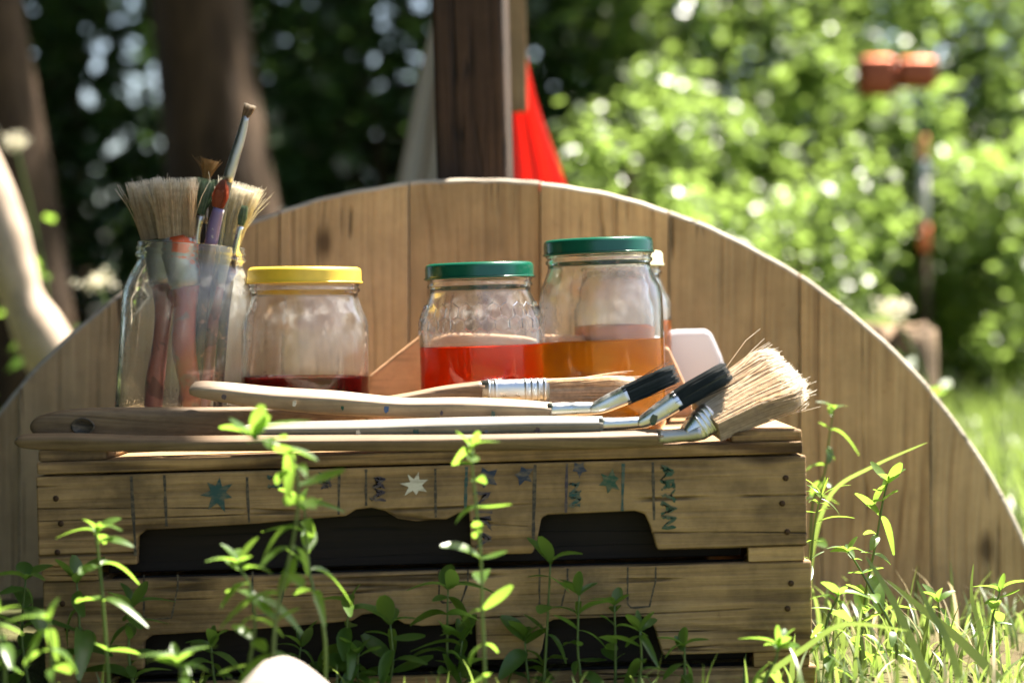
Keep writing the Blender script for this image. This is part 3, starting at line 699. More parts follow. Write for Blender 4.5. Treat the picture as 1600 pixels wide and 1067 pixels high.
fr = at_world(lofted('bent_neck', path, sec, M['silver'], None, 20, 3.), b4)
ribs('ferrule_bead', [(1086, 670, 1.425, 21, .0094), (1110, 652, 1.430, 25.3, .0101)], 4, M['silver'], fr, 1.1)
at_world(hairs('bristles', hrows([(1102, 656, 1.430, 26, .0090), (1138, 635, 1.436, 29, .0100), (1176, 614, 1.442, 34, .0105), (1212, 596, 1.448, 37, .0105), (1236, 586, 1.452, 30, .0090)], 1.1), M['br_tan'], None, 1500, 4, .055, .00024, .08, 70), b4)

# -- brushes standing in the open jar: (bristle rows), ferrule, handle end
def upright(label, tip, fer, hand, bm, fm, hm, n, seed, tipj=.05, stray=12, splay=.05, wire=None, power=2.4):
    e = empty('paint_brush', P(hand[-1][0], hand[-1][1], hand[-1][2]), label, 'paint brush', 'paint brushes standing in the open jar')
    path, sec = pixpath(hand, 4); at_world(lofted('handle', path, sec, M[hm], None, 14, 2.4), e)
    path, sec = pixpath(fer, 3); at_world(lofted('ferrule', path, sec, M[fm], None, 16, power), e)
    at_world(hairs('bristles', hrows(tip), M[bm], None, n, seed, tipj, wire or .00022, splay, stray), e)
    return e
Y = BJY
upright('broad tan-bristled brush leaning to the far side from the disc in the open jar', [(246, 372, Y+.002, 24, .006), (236, 335, Y, 24, .008), (225, 282, Y-.002, 25, .009)],
        [(250, 374, Y-.003, 27, .007), (253, 405, Y-.003, 26, .007), (256, 445, Y-.002, 23, .006)], [(256, 442, Y-.002, 21, .006), (256, 480, Y, 14, .006), (250, 540, Y, 12, .006), (242, 600, Y, 15, .006), (238, 668, Y, 13, .005)], 'br_tan', 'dull', 'pink_handle', 600, 31, .065, stray=34, splay=.08)
upright('broad square-ended tan brush with an orange-splashed ferrule in the open jar', [(277, 372, Y-.020, 27, .008), (275, 330, Y-.021, 29, .010), (273, 279, Y-.022, 33, .011)],
        [(277, 370, Y-.020, 27, .009), (283, 405, Y-.020, 27, .009), (290, 450, Y-.020, 24, .008)], [(290, 447, Y-.020, 23, .008), (290, 480, Y-.019, 18, .008), (288, 540, Y-.017, 19, .008), (296, 600, Y-.015, 17, .007), (300, 668, Y-.012, 14, .006)], 'br_tan', 'splash_ferrule', 'red_handle', 700, 32, .075, stray=40, splay=.08)
upright('cream-bristled brush splayed towards the yellow lid, its hairs sticking out of the open jar', [(354, 384, Y+.004, 19, .007), (363, 340, Y+.002, 24, .009), (378, 287, Y, 30, .010)],
        [(352, 388, Y+.004, 19, .008), (347, 415, Y+.004, 18, .008), (342, 450, Y+.004, 16, .007)], [(342, 447, Y+.004, 15, .007), (336, 490, Y+.003, 11, .006), (326, 560, Y, 11, .006), (316, 668, Y-.01, 10, .005)], 'br_cream', 'dull', 'pink_handle', 700, 33, .085, stray=60, splay=.15)
upright('thin brush with a green-stained head in the open jar', [(314, 335, Y-.012, 5, .003), (318, 315, Y-.012, 9, .005), (324, 280, Y-.012, 14, .006)],
        [(314, 338, Y-.012, 5.5, .0035), (309, 365, Y-.012, 5, .003), (306, 395, Y-.012, 5, .003)], [(306, 392, Y-.012, 5, .003), (298, 480, Y-.005, 6, .003), (288, 580, Y+.005, 6, .003), (280, 668, Y+.012, 5, .003)], 'br_green', 'silver', 'black_handle', 200, 34)
upright('round brush with a rust-red head and purple ferrule in the open jar', [(341, 324, Y-.024, 8, .004), (344, 310, Y-.025, 12, .0055), (347, 296, Y-.026, 10, .005), (349, 282, Y-.026, 3, .002)],
        [(342, 326, Y-.024, 9, .0045), (335, 352, Y-.024, 10, .005), (329, 385, Y-.023, 10, .005)], [(329, 382, Y-.023, 9.5, .0048), (322, 430, Y-.021, 9, .0045), (312, 540, Y-.016, 8, .004), (304, 668, Y-.008, 6, .003)], 'br_rust', 'purple', 'black_handle', 220, 35, .03, 2, 0.)
upright('long slim flat brush with a small ginger tip, tallest in the open jar', [(383, 184, Y-.014, 5, .003), (388, 174, Y-.014, 7, .0035), (391, 164, Y-.014, 9, .0035)],
        [(384, 182, Y-.014, 5.5, .0032), (377, 212, Y-.014, 7, .0036), (366, 248, Y-.015, 8, .004), (355, 284, Y-.015, 8.5, .004)], [(356, 280, Y-.015, 8, .004), (348, 330, Y-.012, 7, .0035), (338, 400, Y-.006, 7, .0035), (322, 520, Y+.004, 7, .0035), (304, 668, Y+.016, 6, .003)], 'br_brown', 'dull', 'handle_grey', 160, 36, .04, 2, 0.)
upright('worn brush with sparse ginger wiry hairs in the open jar', [(322, 282, Y+.008, 5, .003), (325, 268, Y+.008, 8, .004), (330, 248, Y+.008, 15, .007)],
        [(322, 284, Y+.008, 5.5, .0035), (320, 310, Y+.008, 6, .0035), (318, 350, Y+.008, 6, .0035)], [(318, 346, Y+.008, 5.5, .0033), (312, 430, Y+.010, 6, .0035), (304, 540, Y+.014, 6, .0035), (296, 668, Y+.02, 5, .003)], 'br_wire', 'dull', 'black_handle', 46, 37, .12, 6, .3)
upright('slim brush with a dark green head beside the cream bristles in the open jar', [(376, 352, Y-.020, 4, .0025), (379, 338, Y-.020, 7, .004), (382, 322, Y-.021, 4, .002)],
        [(376, 354, Y-.020, 5, .003), (371, 375, Y-.020, 5, .003), (366, 400, Y-.019, 5, .003)], [(366, 396, Y-.019, 5, .003), (352, 480, Y-.014, 7, .0035), (344, 570, Y-.008, 8, .004), (338, 668, Y, 6, .003)], 'br_green', 'silver', 'black_handle', 120, 38, .03, 2, 0.)

# ------------------------------------------------------------------ peach board and milky plastic behind the jars
o = prism('wooden_board', [(P(u, v, 1.70).x, P(u, v, 1.70).z) for u, v in ((560, 668), (1095, 652), (1060, 575), (1046, 545), (1020, 528), (900, 520), (700, 512), (664, 518), (620, 552), (578, 586))], 0, .012, M['peach'], None, .003,
      label='smooth peach-coloured wooden board leaning behind the jars', cat='board')
o.location = (0, 1.70, 0)
o = link('plastic_tub', None) if False else None
pt = [(1010, 640), (1125, 640), (1134, 575), (1128, 555), (1118, 532), (1112, 518), (1102, 514), (1060, 515), (1030, 520), (1010, 530)]
o = prism('plastic_bottle', [(P(u, v, 1.735).x, P(u, v, 1.735).z) for u, v in pt], 0, .026, M['plastic'], None, .006, 4, label='milky white plastic container between the amber jar and the disc', cat='container')
o.location = (0, 1.735, 0)

# ------------------------------------------------------------------ foliage builders
def leaf_mesh(name, fold=.25, curl=.3, wide=.34, seg=6):
    v, f = [], []
    for i in range(seg+1):
        s = i/seg; w = wide*.5*math.sin(math.pi*min(1, (s*.93+.03)))**.55*(.72+.28*math.sin(math.pi*s*.8)); z = -curl*s*s; y = s
        v += [(-w, y, z+w*fold*2), (0, y, z), (w, y, z+w*fold*2)]
    for i in range(seg):
        a = i*3; f += [(a, a+1, a+4, a+3), (a+1, a+2, a+5, a+4)]
    m = mesh(name, v, f, True); m.materials.append(M['leaf']); return m
LEAF = [leaf_mesh('leaf', .2, .1, .40), leaf_mesh('leaf', .25, .45, .36), leaf_mesh('leaf', .15, -.2, .44), leaf_mesh('leaf', .3, .9, .32), leaf_mesh('leaf', .2, .25, .50)]
BROAD = [leaf_mesh('leaf', .12, .35, .62), leaf_mesh('leaf', .2, .7, .55), leaf_mesh('leaf', .1, .15, .50), leaf_mesh('leaf', .3, 1.1, .40)]
LEAF += [leaf_mesh('leaf', .35, 1.3, .30), leaf_mesh('leaf', .1, .6, .46)]
NARROW = [leaf_mesh('leaf', .2, .2, .14), leaf_mesh('leaf', .2, .5, .13), leaf_mesh('leaf', .2, -.1, .15)]
def tube(path, r0, r1, n=6):
    m = len(path); return loft([Vector(p) for p in path], [(r0+(r1-r0)*i/(m-1),)*2 for i in range(m)], Vector((0, 1, 0)), n)
def herb(pix, y, leafpx, label, seed, n=14, narrow=False, group='leafy weeds in front of the trays', up=.5, tuft=4, start=.15, thick=.0011, broad=False):
    """pix: stem from the ground up (u, v); the stem is carried down to the soil"""
    rr = random.Random(seed); k = y/FPX
    pts = [P(u, v, y) for u, v in pix]
    gx, gz = pts[0].x+rr.uniform(-.004, .004), ground_z(pts[0].x, y)-.004
    if pts[0].z > gz+.01: pts = [Vector((gx, y+.004, gz))]+pts
    e = empty('weed_plant', (pts[0].x, pts[0].y, pts[0].z), label, 'plant', group)
    sp = [Vector(q) for q in smooth_path([tuple(p) for p in pts], 5)]
    inv = Matrix.Translation(e.location).inverted()
    v, f = tube([p-e.location for p in sp], thick*1.4, thick*.6, 6)
    link('stem', mesh('stem', v, f, True), M['stem'], e)
    L = leafpx*k*1.28; fam = NARROW if narrow else (BROAD if broad else LEAF)
    N = len(sp)-1
    def put(p, ang, tilt, sc):
        o = bpy.data.objects.new('leaf', rr.choice(fam)); COL.objects.link(o); o.parent = e
        o.location = p-e.location; o.scale = (sc,)*3
        o.rotation_euler = Euler((tilt, rr.uniform(-.5, .5), ang), 'XYZ')
    ang = rr.uniform(0, 6.28)
    zlo = max(sp[0].z, .03)
    for i in range(n):
        t_ = start+(1-start)*(i+.3)/n; q = t_*N; a = int(min(q, N-1)); p = sp[a].lerp(sp[a+1], q-a)
        if p.z < zlo-.02: continue
        s = L*rr.uniform(.65, 1.15)*(1-.35*max(0, t_-.6)/.4)
        put(p, ang, rr.uniform(-.45, up+.4), s)
        if rr.random() < .78: put(p, ang+math.pi+rr.uniform(-.7, .7), rr.uniform(-.45, up+.4), s*rr.uniform(.5, 1.1))
        ang += 1.75+rr.uniform(-.5, .5)
    for i in range(tuft): put(sp[-1], ang+i*6.28/tuft+rr.uniform(-.3, .3), rr.uniform(.7, 1.25), L*rr.uniform(.5, .85))
    return e
herb([(425, 1060), (432, 960), (448, 890), (462, 820), (466, 760), (455, 712), (425, 692), (396, 686)], 1.20, 62, 'tallest leafy weed before the trays, its lit tip nodding over the brush handles', 1, 13, tuft=7, up=.3)
herb([(388, 1060), (398, 980), (392, 920), (372, 884)], 1.22, 50, 'short bushy weed beside the tallest weed, above the pale stone', 2, 7, tuft=5)
herb([(508, 1000), (485, 900), (478, 830), (476, 790)], 1.26, 48, 'slim weed leaning beside the tallest weed with arched upper leaves', 3, 6, start=.4)
herb([(758, 1066), (754, 960), (752, 880), (745, 800), (738, 730), (737, 700)], 1.24, 48, 'solitary upright weed with pale curled leaves before the painted names', 4, 10, tuft=4, up=.35)
herb([(82, 1066), (80, 1010), (76, 970)], 1.16, 44, 'low bright weed near the end of the trays below the holed handle', 5, 4, tuft=5)
herb([(170, 1066), (160, 930), (152, 850), (150, 832)], 1.27, 46, 'weed with sparse spotted leaves before the end of the top tray', 6, 5, tuft=5, start=.3)
herb([(8, 1066), (4, 1000), (-6, 962)], 1.20, 46, 'weed with long pale drooping leaves at the end of the trays', 7, 4, tuft=3)
herb([(285, 1066), (278, 1035)], 1.18, 46, 'broad-leaved low weed between the bright low weed and the pale stone', 8, 5, tuft=5)
dark = [(120, 910, 66), (205, 950, 58), (545, 945, 60), (610, 975, 64), (700, 920, 62), (722, 1000, 54), (860, 880, 58), (905, 930, 54), (960, 945, 50), (1000, 985, 50), (820, 1000, 56), (1070, 1010, 44), (560, 1020, 56), (330, 1010, 56), (40, 905, 66), (470, 1010, 52)]
for i, (u, v, lf) in enumerate(dark):
    y = rng.uniform(1.388, 1.410)
    herb([(u+rng.uniform(-14, 14), 1100), (u+rng.uniform(-6, 6), (v+1100)/2), (u, v)], y, lf*.85, ('broad-leaved dark green weed in the shade close against the tray fronts' if i % 2 == 0 else 'small-leaved dark green weed in the shade close against the tray fronts'), 100+i, rng.randint(4, 6), tuft=4, start=.25, group='shaded weeds against the trays', broad=(i % 2 == 0))
herb([(1345, 1010), (1352, 930), (1368, 850), (1380, 780), (1388, 752)], 1.52, 40, 'tall bright weed beside the end of the trays', 9, 11, tuft=5, up=.5, group='weeds beside the disc')
herb([(1262, 960), (1268, 860), (1276, 800), (1284, 775)], 1.50, 44, 'narrow-leaved weed hugging the end corner of the trays', 10, 9, narrow=True, tuft=6, group='weeds beside the disc')
herb([(1268, 800), (1288, 740), (1296, 680), (1302, 640)], 1.80, 32, 'thin dark weed climbing against the disc beside the tray corner', 11, 7, tuft=4, group='weeds beside the disc')
herb([(1400, 1000), (1372, 940), (1338, 880), (1325, 862)], 1.48, 38, 'leaning weed with pale tips below the tall bright weed', 12, 7, tuft=4, group='weeds beside the disc')
herb([(1195, 1066), (1212, 1030), (1216, 1012)], 1.30, 46, 'low rounded weed at the front corner of the trays', 13, 4, tuft=5, group='weeds beside the disc')
herb([(1545, 1010), (1552, 960), (1562, 925)], 1.55, 38, 'small weed among the grass before the lower rim of the disc', 14, 5, tuft=5, group='weeds beside the disc')
herb([(1470, 1000), (1468, 960), (1466, 940)], 1.55, 34, 'small two-tipped weed in the grass beside the tall bright weed', 15, 3, tuft=4, group='weeds beside the disc')
herb([(1300, 1040), (1290, 980), (1310, 930)], 1.40, 40, 'bushy weed in the grass at the foot of the trays', 16, 7, tuft=5, group='weeds beside the disc')
herb([(1195, 660), (1200, 648), (1200, 638)], 1.83, 14, 'tiny leafy tip peeping over the tray end before the disc', 17, 2, tuft=4, group='weeds beside the disc')

def blade_geo(v, f, base, head, L, bend, w, seg=5):
    d = Vector((math.cos(head), math.sin(head), 0)); s = Vector((-d.y, d.x, 0)); b = len(v)
    for i in range(seg+1):
        t_ = i/seg; p = Vector(base)+Vector((0, 0, L*(t_-.42*bend*t_*t_)))+d*(L*bend*.62*t_*t_); ww = w*(1-t_)**.6*.5+.00012
        v += [p-s*ww, p+s*ww]
    for i in range(seg): a = b+2*i; f.append((a, a+1, a+3, a+2))
def grass(name, n, region, Lr, wr, mat, seed, dens=None, kind='stuff', label=None):
    rr = random.Random(seed); v, f = [], []
    for _ in range(n):
        x, y = region(rr)
        blade_geo(v, f, (x, y, ground_z(x, y)-.003), rr.uniform(0, 6.28), rr.uniform(*Lr)*rr.uniform(.6, 1), rr.uniform(.15, 1.1), rr.uniform(*wr))
    o = link(name, mesh(name, v, f, True), mat, None, label, 'grass', kind=kind); return o
def reg_right(rr):
    y = rr.uniform(1.12, 1.84); u = rr.uniform(1270, 1750) if y > 1.4 else rr.uniform(1220, 1700); return ((u-800)/FPX*y, y)
grass('grass', 560, reg_right, (.03, .095), (.0022, .0055), M['grass'], 1, label='fresh lit grass growing before the disc beside the trays')
def reg_right2(rr):
    y = rr.uniform(1.15, 1.80); return ((rr.uniform(1290, 1700)-800)/FPX*y, y)
grass('dry_grass', 80, reg_right2, (.05, .11), (.0018, .004), M['dry_grass'], 2, label='pale dry grass blades mixed in beside the trays')
def reg_front(rr):
    y = rr.uniform(1.12, 1.40); return ((rr.uniform(-80, 1260)-800)/FPX*y, y)
grass('low_grass', 350, reg_front, (.02, .06), (.0016, .0034), M['grass'], 3, label='short shaded grass at the foot of the trays')
def reg_back(rr):
    y = 2.1+8*rr.random()**1.6; return (rr.uniform(-.42, .40)*y, y)
grass('meadow_grass', 26000, reg_back, (.05, .20), (.003, .007), M['grass'], 4, label='bright meadow grass on the ground beyond the disc')
def near_rest(rr):
    y = rr.uniform(-1.5, 1.1); return (rr.uniform(-1.6, 1.6), y)
grass('lawn_grass', 3000, near_rest, (.03, .09), (.003, .006), M['grass'], 5, label='short grass on the open ground before the trays')
def single_blade(pix, y, w, label, mat='grass', seed=0):
    pts = [P(u, v, y+dy) for u, v, dy in pix]; sp = [Vector(q) for q in smooth_path([tuple(p) for p in pts], 6)]; v, f = [], []
    for i, p in enumerate(sp):
        t_ = i/(len(sp)-1); q = sp[min(i+1, len(sp)-1)]-sp[max(i-1, 0)]; s = Vector((q.z, .4*q.length, -q.x)).normalized(); ww = w*y/FPX*(1-t_**2)**.7*.5+.0001
        v += [p-s*ww, p+s*ww]
    for i in range(len(sp)-1): f.append((2*i, 2*i+1, 2*i+3, 2*i+2))
    o = link('grass_blade', mesh('grass_blade', v, f, True), M[mat], None, label, 'grass blade', 'single long grass blades'); return o
single_blade([(1262, 990, 0), (1270, 860, 0), (1300, 770, -.02), (1365, 728, -.05), (1449, 691, -.08)], 1.70, 9, 'long arching grass blade with a lit tip across the disc boards')
single_blade([(1560, 1060, 0), (1500, 1000, -.01), (1440, 950, -.03), (1385, 905, -.05)], 1.42, 16, 'broad pale grass blade bowed towards the trays')
single_blade([(1450, 1064, 0), (1420, 990, 0), (1385, 920, 0), (1352, 868, 0)], 1.36, 15, 'soft broad grass blade rising beside the tall bright weed')
single_blade([(1500, 1064, 0), (1480, 1000, 0), (1452, 950, 0), (1432, 905, 0)], 1.34, 14, 'upright broad grass blade before the lower disc rim')
single_blade([(1540, 1040, 0), (1530, 980, 0), (1518, 930, 0), (1521, 880, 0)], 1.5, 9, 'straight slim grass blade rising highest before the disc foot')
single_blade([(1180, 1066, 0), (1260, 1010, 0), (1320, 975, 0), (1420, 985, 0)], 1.33, 11, 'grass blade arched over the low weed at the tray corner')

# pale stone in front of the trays
def rock(name, c, rad, mat, label, seed):
    bm = bmesh.new(); bmesh.ops.create_icosphere(bm, subdivisions=4, radius=1)
    for q in bm.verts:
        n_ = q.co.normalized(); k = 1+.06*math.sin(n_.x*4+seed)+.05*math.sin(n_.y*5+n_.z*3+seed*2)+.03*math.sin(n_.z*9+seed)
        q.co = Vector((n_.x*rad[0]*k, n_.y*rad[1]*k, n_.z*rad[2]*k))
    m = bpy.data.meshes.new(name); bm.to_mesh(m); bm.free(); m.polygons.foreach_set('use_smooth', [True]*len(m.polygons))
    o = link(name, m, mat, None, label, 'stone'); o.location = c; return o
c = P(462, 1036, 1.06); rock('stone', (c.x, 1.06, c.z-.085), (.046, .045, .085), M['stone'], 'pale rounded stone standing among the weeds before the trays', 3)

# ------------------------------------------------------------------ trees, shrubs, far things
def leaf_cloud(n, centre_fn, size, seed, droop=.3):
    r_ = np.random.RandomState(seed)
    C = centre_fn(r_, n)
    th = r_.uniform(0, 2*np.pi, n); d = np.stack([np.cos(th), np.sin(th), r_.uniform(-.7, .35, n)-droop*.3], 1); d /= np.linalg.norm(d, axis=1)[:, None]
    up = np.stack([r_.normal(0, .5, n), r_.normal(0, .5, n), np.ones(n)], 1); s = np.cross(d, up); s /= np.linalg.norm(s, axis=1)[:, None]
    nn = np.cross(s, d); L = (size*r_.uniform(.6, 1.35, n))[:, None]; W = L*.30
    a = C; b = C+d*L*.45+s*W-nn*L*.06; c_ = C+d*L-nn*L*.16; e = C+d*L*.45-s*W-nn*L*.06
    V = np.stack([a, b, c_, e], 1).reshape(-1, 3); return V, n
def cloud_mesh(name, V, n):
    m = bpy.data.meshes.new(name); m.vertices.add(4*n); m.vertices.foreach_set('co', V.astype(np.float32).ravel())
    m.loops.add(4*n); m.loops.foreach_set('vertex_index', np.arange(4*n, dtype=np.int32)); m.polygons.add(n)
    m.polygons.foreach_set('loop_start', np.arange(0, 4*n, 4, dtype=np.int32)); m.update(calc_edges=True); return m
def clumps(k, rad, centre, flat_=.75, cs=.28):
    def fn(r_, n):
        q = r_.normal(0, 1, (k, 3)); q /= np.linalg.norm(q, axis=1)[:, None]; q *= (r_.uniform(.25, 1, k)**.45)[:, None]
        cl = q*np.array(rad); i = r_.randint(0, k, n); sp = r_.normal(0, 1, (n, 3))*np.array(rad)*cs*r_.uniform(.5, 1.1, k)[i][:, None]
        return cl[i]+sp+np.array(centre)
    return fn
def shrub(x, y, h, rx, n, size, label, seed, mat='shrub_leaf', group='sunlit shrubs beyond the disc', k=26, cs=.145):
    r_ = random.Random(seed); gz = ground_z(x, y)
    e = empty('shrub', (x, y, gz), label, 'shrub', group); v, f = [], []
    for i in range(7):
        a = r_.uniform(0, 6.28); q = r_.uniform(.3, .85)
        p = smooth_path([(0, 0, -.05), (rx*.2*q*math.cos(a), rx*.2*q*math.sin(a), h*.35), (rx*.7*q*math.cos(a), rx*.7*q*math.sin(a), h*.85*r_.uniform(.7, 1))], 5)
        a_, b_ = tube(p, .016, .005, 5); o0 = len(v); v += a_; f += [tuple(t_+o0 for t_ in ff) for ff in b_]
    link('stems', mesh('stems', v, f, True), M['bark'], e)
    V, n = leaf_cloud(n, clumps(k, (rx, rx*.8, h*.52), (0, 0, h*.52), cs=cs), size, seed); V[:, 2] = np.maximum(V[:, 2], -.02)
    link('foliage', cloud_mesh('foliage', V, n), M[mat], e); return e
def tree(x, y, r0, lean, h, crown_c, crown_r, n, size, label, seed, mat='canopy_leaf', flare=1.35, group='trees at the wood edge', k=60, top_r=.6):
    r_ = random.Random(seed); gz = ground_z(x, y)
    e = empty('tree', (x, y, gz), label, 'tree', group); path, sec = [], []
    for i in range(26):
        t_ = i/25; z = -.15+t_*(h+.15); fl = 1+(flare-1)*math.exp(-max(z, 0)/.35)
        path.append(Vector((lean[0]*t_+.03*math.sin(z*1.7+seed), lean[1]*t_+.03*math.cos(z*1.3+seed), z))); q = r0*(1-(1-top_r)*t_)*fl; sec.append((q*(1+.05*math.sin(z*5)), q))
    v, f = loft(path, sec, Vector((0, 1, 0)), 18)
    v = [p+Vector((.02*math.sin(p.z*8+i*1.3)*r0/.15, 0, 0))*.4 for i, p in enumerate(v)]
    link('trunk', mesh('trunk', v, f, True), M['bark'], e)
    top = path[-1]; v, f = [], []
    for i in range(9):
        a = r_.uniform(0, 6.28); q = r_.uniform(.4, .9); st = path[int(r_.uniform(15, 25))]
        en = Vector(crown_c)+Vector((crown_r[0]*q*math.cos(a), crown_r[1]*q*math.sin(a), crown_r[2]*r_.uniform(-.4, .6)))
        p = smooth_path([tuple(st), tuple(st.lerp(en, .5)+Vector((0, 0, .25))), tuple(en)], 5); a_, b_ = tube(p, r0*.38, r0*.07, 6); o0 = len(v); v += a_; f += [tuple(t_+o0 for t_ in ff) for ff in b_]
    link('limbs', mesh('limbs', v, f, True), M['bark'], e)
    V, n = leaf_cloud(n, clumps(k, crown_r, crown_c), size, seed); link('crown', cloud_mesh('crown', V, n), M[mat], e); return e
# the two trunks in the picture
a = P(50, 500, 4.6); tree(a.x-.02, 4.6, .115, (-.35, .1), 3.4, (-2.1, .8, 4.3), (1.9, 1.8, 1.4), 8000, .22, 'dark tree trunk beside the bare pale branch', 1, flare=1.25)
a = P(372, 500, 5.4); tree(a.x, 5.4, .150, (-.25, .1), 3.6, (-.45, 1.1, 4.6), (1.5, 1.4, 1.3), 4600, .22, 'thick tree trunk behind the jar of brushes', 2, flare=1.55)
# neighbours that close the wood on that side (crowns shade it)
for i, (x, y, h) in enumerate(((-3.2, 3.0, 4.), (-3.4, 6.6, 4.4), (-2.5, 9.4, 4.6), (-1.0, 11.2, 4.6), (-4.8, 9.6, 5), (.6, 11.8, 4.8), (-2.8, 12.4, 5.4), (-5.2, 5.2, 4.6), (-3.6, .2, 4.2), (-2.9, -2.4, 4.4))):
    tree(x, y, .13, (.1*(-1)**i, .1), h, (0, 0, h+.4), (2.1, 2.0, 1.9), 9000, .25, ('slender tree standing deeper in the dark wood' if y > 8 else 'tree of the wood edge beside the glade'), 20+i, group='trees of the dark wood')
tree(-2.3, .9, .12, (.9, 0), 2.5, (1.57, 1.14, 3.0), (1.08, 1.42, .45), 9500, .15, 'overhanging tree of the wood edge shading the ground before the trays', 44, group='trees of the dark wood')
# dark undergrowth behind the trunks
for i, (x, y, h, rx, n) in enumerate(((-2.6, 8.2, 2.2, 1.0, 2600), (-1.6, 9.2, 2.6, 1.1, 2600), (-.5, 8.6, 2.4, 1.0, 2600), (.25, 9.6, 2.6, .9, 2400), (-3.4, 9.6, 2.8, 1.2, 2600), (-1.0, 11.0, 3.0, 1.3, 2400), (.9, 11.4, 3.0, 1.2, 2400))):
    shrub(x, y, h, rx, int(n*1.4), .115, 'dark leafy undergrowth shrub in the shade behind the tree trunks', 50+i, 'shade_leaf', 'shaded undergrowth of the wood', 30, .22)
for i, (x, y, h, rx) in enumerate(((-1.75, 1.5, 2.4, .8), (-2.0, .2, 2.6, .9), (-1.5, -1.3, 2.4, .9), (-2.3, 2.6, 2.6, .8))):  # out of view, added to block sky light from this side
    shrub(x, y, h, rx, 4200, .12, 'unseen hazel-like shrub added to cut the side light on the trays', 70+i, 'shade_leaf', 'added light-blocking shrubs', 34, .24)
for i, (x, y, h, rx) in enumerate(((-.80, 1.45, .9, .24), (-1.15, .30, 2.0, .46))):  # added outside the frame to darken the near end of trays and disc
    shrub(x, y, h, rx, 6500, .06, 'unseen dense shrub added to darken the end of the trays', 76+i, 'shade_leaf', 'added shading shrubs beside the trays', 40, .2)
# sunlit shrubs on the open side
SH = [(.75, 8.6, 2.5, .75, 8000), (1.55, 8.2, 2.3, .8, 8000), (2.35, 8.8, 2.6, .9, 8000), (1.1, 6.9, 1.15, .5, 5200), (1.75, 6.6, 1.0, .5, 5000), (.62, 7.3, 1.25, .42, 4200), (3.2, 9.6, 3.0, 1.0, 6000), (2.1, 7.2, .9, .45, 3600)]
names = ['tall sunlit shrub next to the red cloth', 'tall sunlit shrub behind the copper ornament', 'tall sunlit shrub in the shade beyond the ornament stake', 'mid-height bright shrub over the disc rim', 'low bright shrub by the ornament stake', 'small bright shrub just above the disc rim beside the red cloth', 'high leafy shrub at the far end of the glade', 'low leafy shrub behind the stump']
for i, (x, y, h, rx, n) in enumerate(SH): shrub(x, y, h, rx, int(n*1.25), .052, names[i], 80+i, 'canopy_leaf' if i in (2, 6) else 'shrub_leaf')
NB = [(.24, 5.0, .80, .24), (.50, 5.3, .85, .28), (.80, 5.0, .70, .28), (.95, 6.4, .60, .25), (1.62, 5.4, .75, .26), (.36, 4.2, .50, .22)]
nb_names = ['low pale-leaved bush beside the red cloth', 'rounded pale-leaved bush over the shoulder of the disc', 'low pale-leaved bush over the sloping disc rim', 'small bush before the foot of the ornament stake', 'low bush on the lit grass beyond the stump', 'small bush peeping just over the disc top']
for i, (x, y, h, rx) in enumerate(NB): shrub(x, y, h, rx, 2600, .036, nb_names[i], 140+i, group='low bushes beyond the disc', k=30)
for i, (x, y, h) in enumerate(((4.0, 12.5, 4.4), (2.2, 13.5, 4.8), (5.5, 10.5, 4.2))):
    tree(x, y, .13, (.1, .1), h, (0, 0, h), (1.9, 1.8, 2.2), 6500, .16, 'leafy tree rising beyond the sunlit shrubs', 120+i, 'canopy_leaf', group='trees beyond the shrubs')
# far wood closing the view
def far(r_, n):
    th = r_.uniform(R(-40), R(40), n); d = r_.uniform(17, 26, n); z = r_.uniform(0, 1, n)**1.2*8.5
    keep = np.sin(th*37+z*1.9)+np.sin(th*91-z*1.1+2)*.8+np.sin(z*4.1+th*13)*.5; z = np.where(keep < -.75, z*.25, z)
    return np.stack([np.sin(th)*d, np.cos(th)*d, z], 1)
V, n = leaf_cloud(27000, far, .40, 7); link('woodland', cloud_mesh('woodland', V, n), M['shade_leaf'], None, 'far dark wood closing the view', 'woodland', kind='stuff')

# bare pale branch
path, sec = pixpath([(-150, 60, 3.3, 30, .034), (-60, 200, 3.3, 33, .036), (-8, 330, 3.3, 40, .044), (18, 420, 3.3, 38, .042), (36, 470, 3.3, 33, .037), (58, 512, 3.3, 40, .044), (82, 560, 3.3, 42, .046), (120, 640, 3.3, 36, .04), (150, 760, 3.3, 34, .04), (170, 830, 3.3, 32, .04)], 5)
o = lofted('bare_branch', path, sec, M['bare'], None, 18, 2.0, label='thick bare pale branch with a knobbly joint, leaning in sunlight', cat='branch')
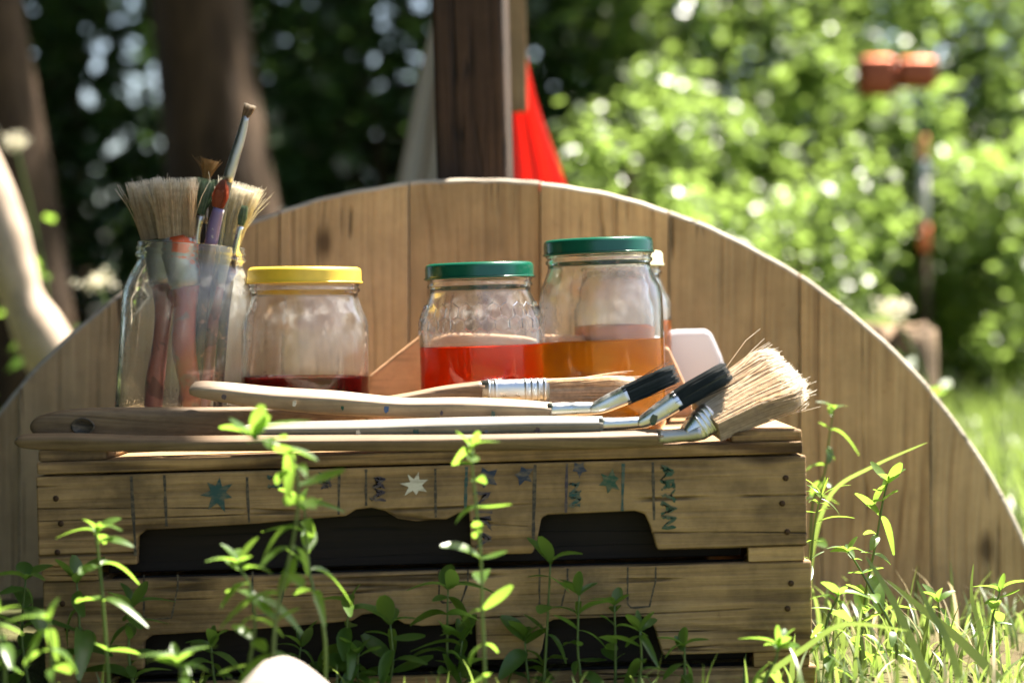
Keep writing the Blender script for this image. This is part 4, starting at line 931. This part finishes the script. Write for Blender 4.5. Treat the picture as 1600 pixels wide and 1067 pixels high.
# blossoms
def blossom(u, v, y, rpx, label, seed):
    rr = random.Random(seed); c = P(u, v, y); gz = ground_z(c.x, y)
    e = empty('flowering_plant', (c.x+.05, y, gz), label, 'flowering plant', 'cream flowering plants')
    p = smooth_path([(0, 0, -.02), (.01, 0, (c.z-gz)*.5), (-.05, 0, c.z-gz)], 6); a_, b_ = tube(p, .004, .002, 6); link('stem', mesh('stem', a_, b_, True), M['stem'], e)
    v_, f_ = [], []; rad = rpx*y/FPX
    for i in range(80):
        q = Vector((rr.gauss(0, .55)*rad, rr.gauss(0, .4)*rad, rr.gauss(0, .35)*rad)); b0 = len(v_); s = rad*.22
        n_ = Vector((rr.uniform(-.5, .5), rr.uniform(-1, .2), rr.uniform(.2, 1))).normalized(); t1 = n_.orthogonal().normalized(); t2 = n_.cross(t1)
        cc = Vector((-.05, 0, c.z-gz))+q; v_.append(cc)
        for kk in range(10): aa = math.pi*kk/5; v_.append(cc+(t1*math.cos(aa)+t2*math.sin(aa))*s*(1 if kk % 2 else .45)+n_*s*.25)
        for kk in range(10): f_.append((b0, b0+1+kk, b0+1+(kk+1) % 10))
    link('flower_head', mesh('flower_head', v_, f_), M['blossom'], e, kind='stuff')
    V_, nn_ = leaf_cloud(26, lambda r_, n: np.stack([r_.normal(-.01, .03, n), r_.normal(0, .03, n), r_.uniform(.05, (c.z-gz)*.8, n)], 1), .05, seed); link('foliage', cloud_mesh('foliage', V_, nn_), M['leaf'], e)
blossom(152, 440, 3.0, 22, 'cream blossom cluster on a stem over the disc rim beside the jar of brushes', 1)
blossom(24, 222, 3.6, 18, 'cream blossom cluster on a tall stem before the dark tree trunk', 2)
blossom(1395, 484, 3.22, 26, 'pale cream flowers on top of the stump behind the disc', 3)
# stump
c = P(1402, 505, 3.3); e = empty('tree_stump', (c.x, 3.3, -.02), 'weathered upright wooden stump with a ragged top behind the disc', 'stump')
prof = [(.070, 0), (.066, .06), (.064, .16), (.063, .26), (.061, .298), (.052, .304), (.03, .300), (.0006, .302)]
so = lathe('trunk', prof, M['stump_bark'], e, 40)
for q in so.data.vertices:
    a_ = math.atan2(q.co.y, q.co.x); k = 1+.05*math.sin(a_*5+1)+.03*math.sin(a_*13+q.co.z*6); q.co.x *= k; q.co.y *= k
    if q.co.z > .25: q.co.z += .008*math.sin(a_*7)+.006*math.sin(a_*11+2)
# copper ornament on a banded stake
oy = 6.0; c = P(1450, 500, oy); gz = ground_z(c.x, oy)
e = empty('garden_ornament', (c.x, oy, gz-.03), 'orange copper ornament head on a tall banded garden stake', 'ornament')
def zpx(v): return P(0, v, oy).z-gz+.03
seg = [(1100, 392, 'bark', .011), (392, 352, 'red_band', .016), (352, 280, 'white_band', .015), (280, 250, 'grey_band', .015), (250, 212, 'orange_band', .015), (212, 150, 'green_band', .014)]
for nm, cc in (('red_band', (.70, .16, .06)), ('white_band', (.62, .58, .52)), ('grey_band', (.34, .36, .42)), ('orange_band', (.62, .24, .08)), ('green_band', (.02, .07, .04))): M[nm] = paint(nm, cc, .5)
for i, (v0, v1, mm, rr_) in enumerate(seg):
    z0 = max(0, zpx(v0)); z1 = zpx(v1); s = lambda z: -.02*(z/1.0)
    lofted('stake' if i == 0 else 'painted_band', [Vector((s(z0+(z1-z0)*q/3), 0, z0+(z1-z0)*q/3)) for q in range(4)], [(rr_, rr_)]*4, M[mm], e, 12)
hz = zpx(118)
for x0, x1, za, zb_, yy, rz in ((-.212, -.105, -.062, .052, .05, 8), (-.10, .022, -.040, .048, .045, -6), (-.125, -.085, -.02, .028, .035, 0)):
    o = box('copper_block', (x0, -yy, hz+za), (x1, yy, hz+zb_), M['copper'], e, .018); o.modifiers['bevel'].segments = 4
    o.data.polygons.foreach_set('use_smooth', [True]*6)
